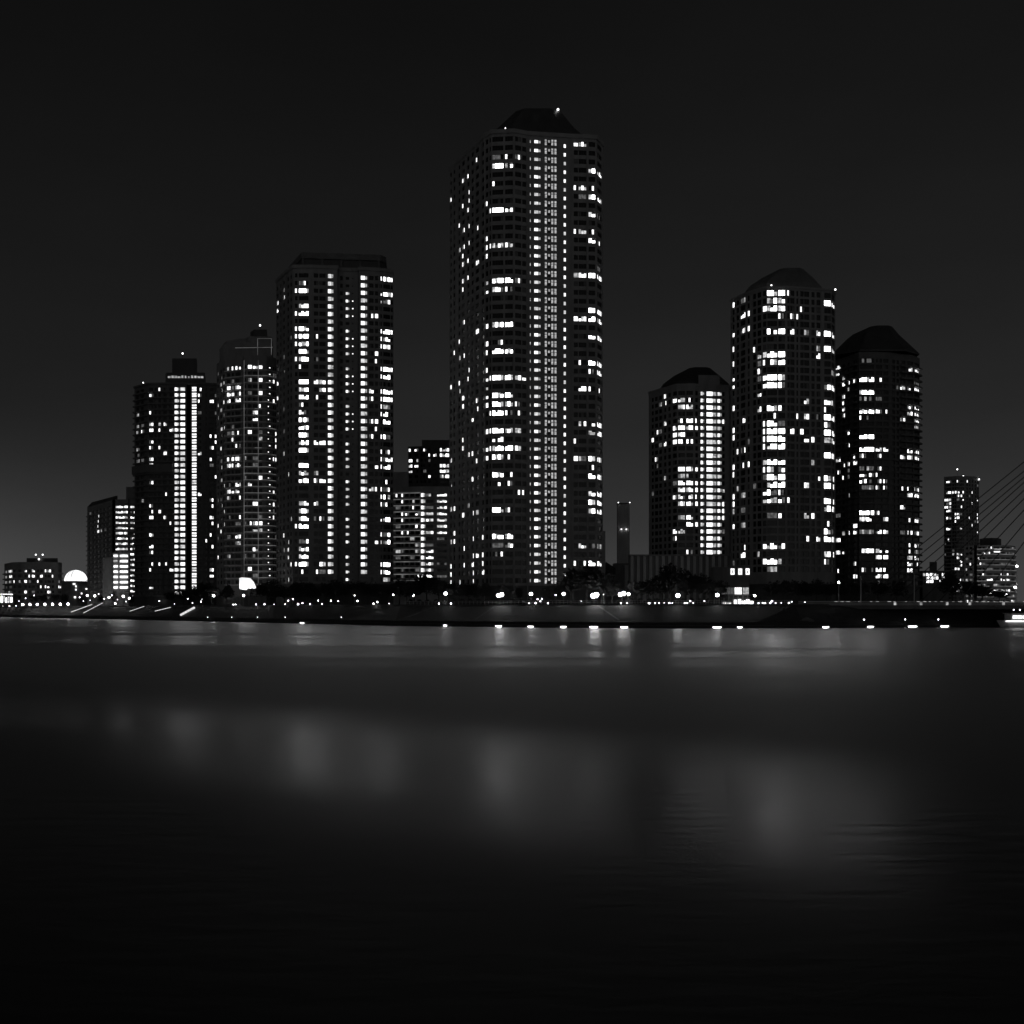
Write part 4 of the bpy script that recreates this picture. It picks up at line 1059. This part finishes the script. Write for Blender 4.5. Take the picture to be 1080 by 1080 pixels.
# brighter district glow low on the left
dt = N.new('ShaderNodeVectorMath'); dt.operation = 'DOT_PRODUCT'; v = Vector((-.95, 1, -.02)).normalized(); dt.inputs[1].default_value = v
L.new(tc.outputs['Generated'], dt.inputs[0])
pw = N.new('ShaderNodeMath'); pw.operation = 'POWER'; pw.inputs[1].default_value = 26
mx = N.new('ShaderNodeMath'); mx.operation = 'MAXIMUM'; mx.inputs[1].default_value = 0; L.new(dt.outputs['Value'], mx.inputs[0]); L.new(mx.outputs[0], pw.inputs[0])
low = N.new('ShaderNodeMapRange'); low.interpolation_type = 'SMOOTHSTEP'; low.inputs[1].default_value = 0; low.inputs[2].default_value = .17; low.inputs[3].default_value = 1; low.inputs[4].default_value = 0
L.new(ab.outputs[0], low.inputs[0]); lw = N.new('ShaderNodeMath'); lw.operation = 'MULTIPLY'; L.new(low.outputs[0], lw.inputs[0]); L.new(pw.outputs[0], lw.inputs[1])
# the sky darkens a little away from the city centre (left)
sd = N.new('ShaderNodeMapRange'); sd.inputs[1].default_value = -.5; sd.inputs[2].default_value = .15; sd.inputs[3].default_value = .72; sd.inputs[4].default_value = 1
L.new(sep.outputs['X'], sd.inputs[0]); bs = N.new('ShaderNodeMath'); bs.operation = 'MULTIPLY'; L.new(rp.outputs[0], bs.inputs[0]); L.new(sd.outputs[0], bs.inputs[1])
ad = N.new('ShaderNodeMath'); ad.operation = 'MULTIPLY_ADD'; ad.inputs[1].default_value = .105; L.new(lw.outputs[0], ad.inputs[0]); L.new(bs.outputs[0], ad.inputs[2])
# sky behind the eye raised, an added glow that lifts the facades
bk = N.new('ShaderNodeMapRange'); bk.inputs[1].default_value = 0.1; bk.inputs[2].default_value = -.6; bk.inputs[3].default_value = 1; bk.inputs[4].default_value = 4.4
L.new(sep.outputs['Y'], bk.inputs[0]); ml = N.new('ShaderNodeMath'); ml.operation = 'MULTIPLY'; L.new(ad.outputs[0], ml.inputs[0]); L.new(bk.outputs[0], ml.inputs[1])
# thin uneven city haze
mp = N.new('ShaderNodeMapping'); mp.inputs['Scale'].default_value = (1, 1, 3.2); nz = N.new('ShaderNodeTexNoise'); nz.inputs['Scale'].default_value = 2.4; nz.inputs['Detail'].default_value = 5
L.new(tc.outputs['Generated'], mp.inputs[0]); L.new(mp.outputs[0], nz.inputs['Vector'])
nr = N.new('ShaderNodeMapRange'); nr.inputs[1].default_value = .25; nr.inputs[2].default_value = .75; nr.inputs[3].default_value = .76; nr.inputs[4].default_value = 1.0; L.new(nz.outputs[0], nr.inputs[0])
m3 = N.new('ShaderNodeMath'); m3.operation = 'MULTIPLY'; L.new(ml.outputs[0], m3.inputs[0]); L.new(nr.outputs[0], m3.inputs[1])
L.new(m3.outputs[0], bg.inputs[0]); bg.inputs[1].default_value = 1.0

# ================================================================ camera
cd = bpy.data.cameras.new('camera'); cam = bpy.data.objects.new('camera', cd); C.objects.link(cam)
cam.location = (0, 0, H); cam.rotation_euler = (math.radians(90), 0, 0)
cd.sensor_width = 36; cd.sensor_fit = 'HORIZONTAL'; cd.lens = 36.0 * F / 1080; cd.shift_y = (HOR - 540) / 1080
cd.clip_start = .5; cd.clip_end = 12000
scene.camera = cam
vs = scene.view_settings; vs.view_transform = 'Standard'; vs.look = 'None'; vs.exposure = 0; vs.gamma = 1; vs.use_curve_mapping = False
cy = scene.cycles; cy.use_denoising = True
cy.max_bounces = 4; cy.diffuse_bounces = 2; cy.glossy_bounces = 3; cy.sample_clamp_indirect = 2.0; cy.use_light_tree = True
cy.denoising_input_passes = 'RGB_ALBEDO'
try: cy.denoiser = 'OPENIMAGEDENOISE'
except Exception: pass
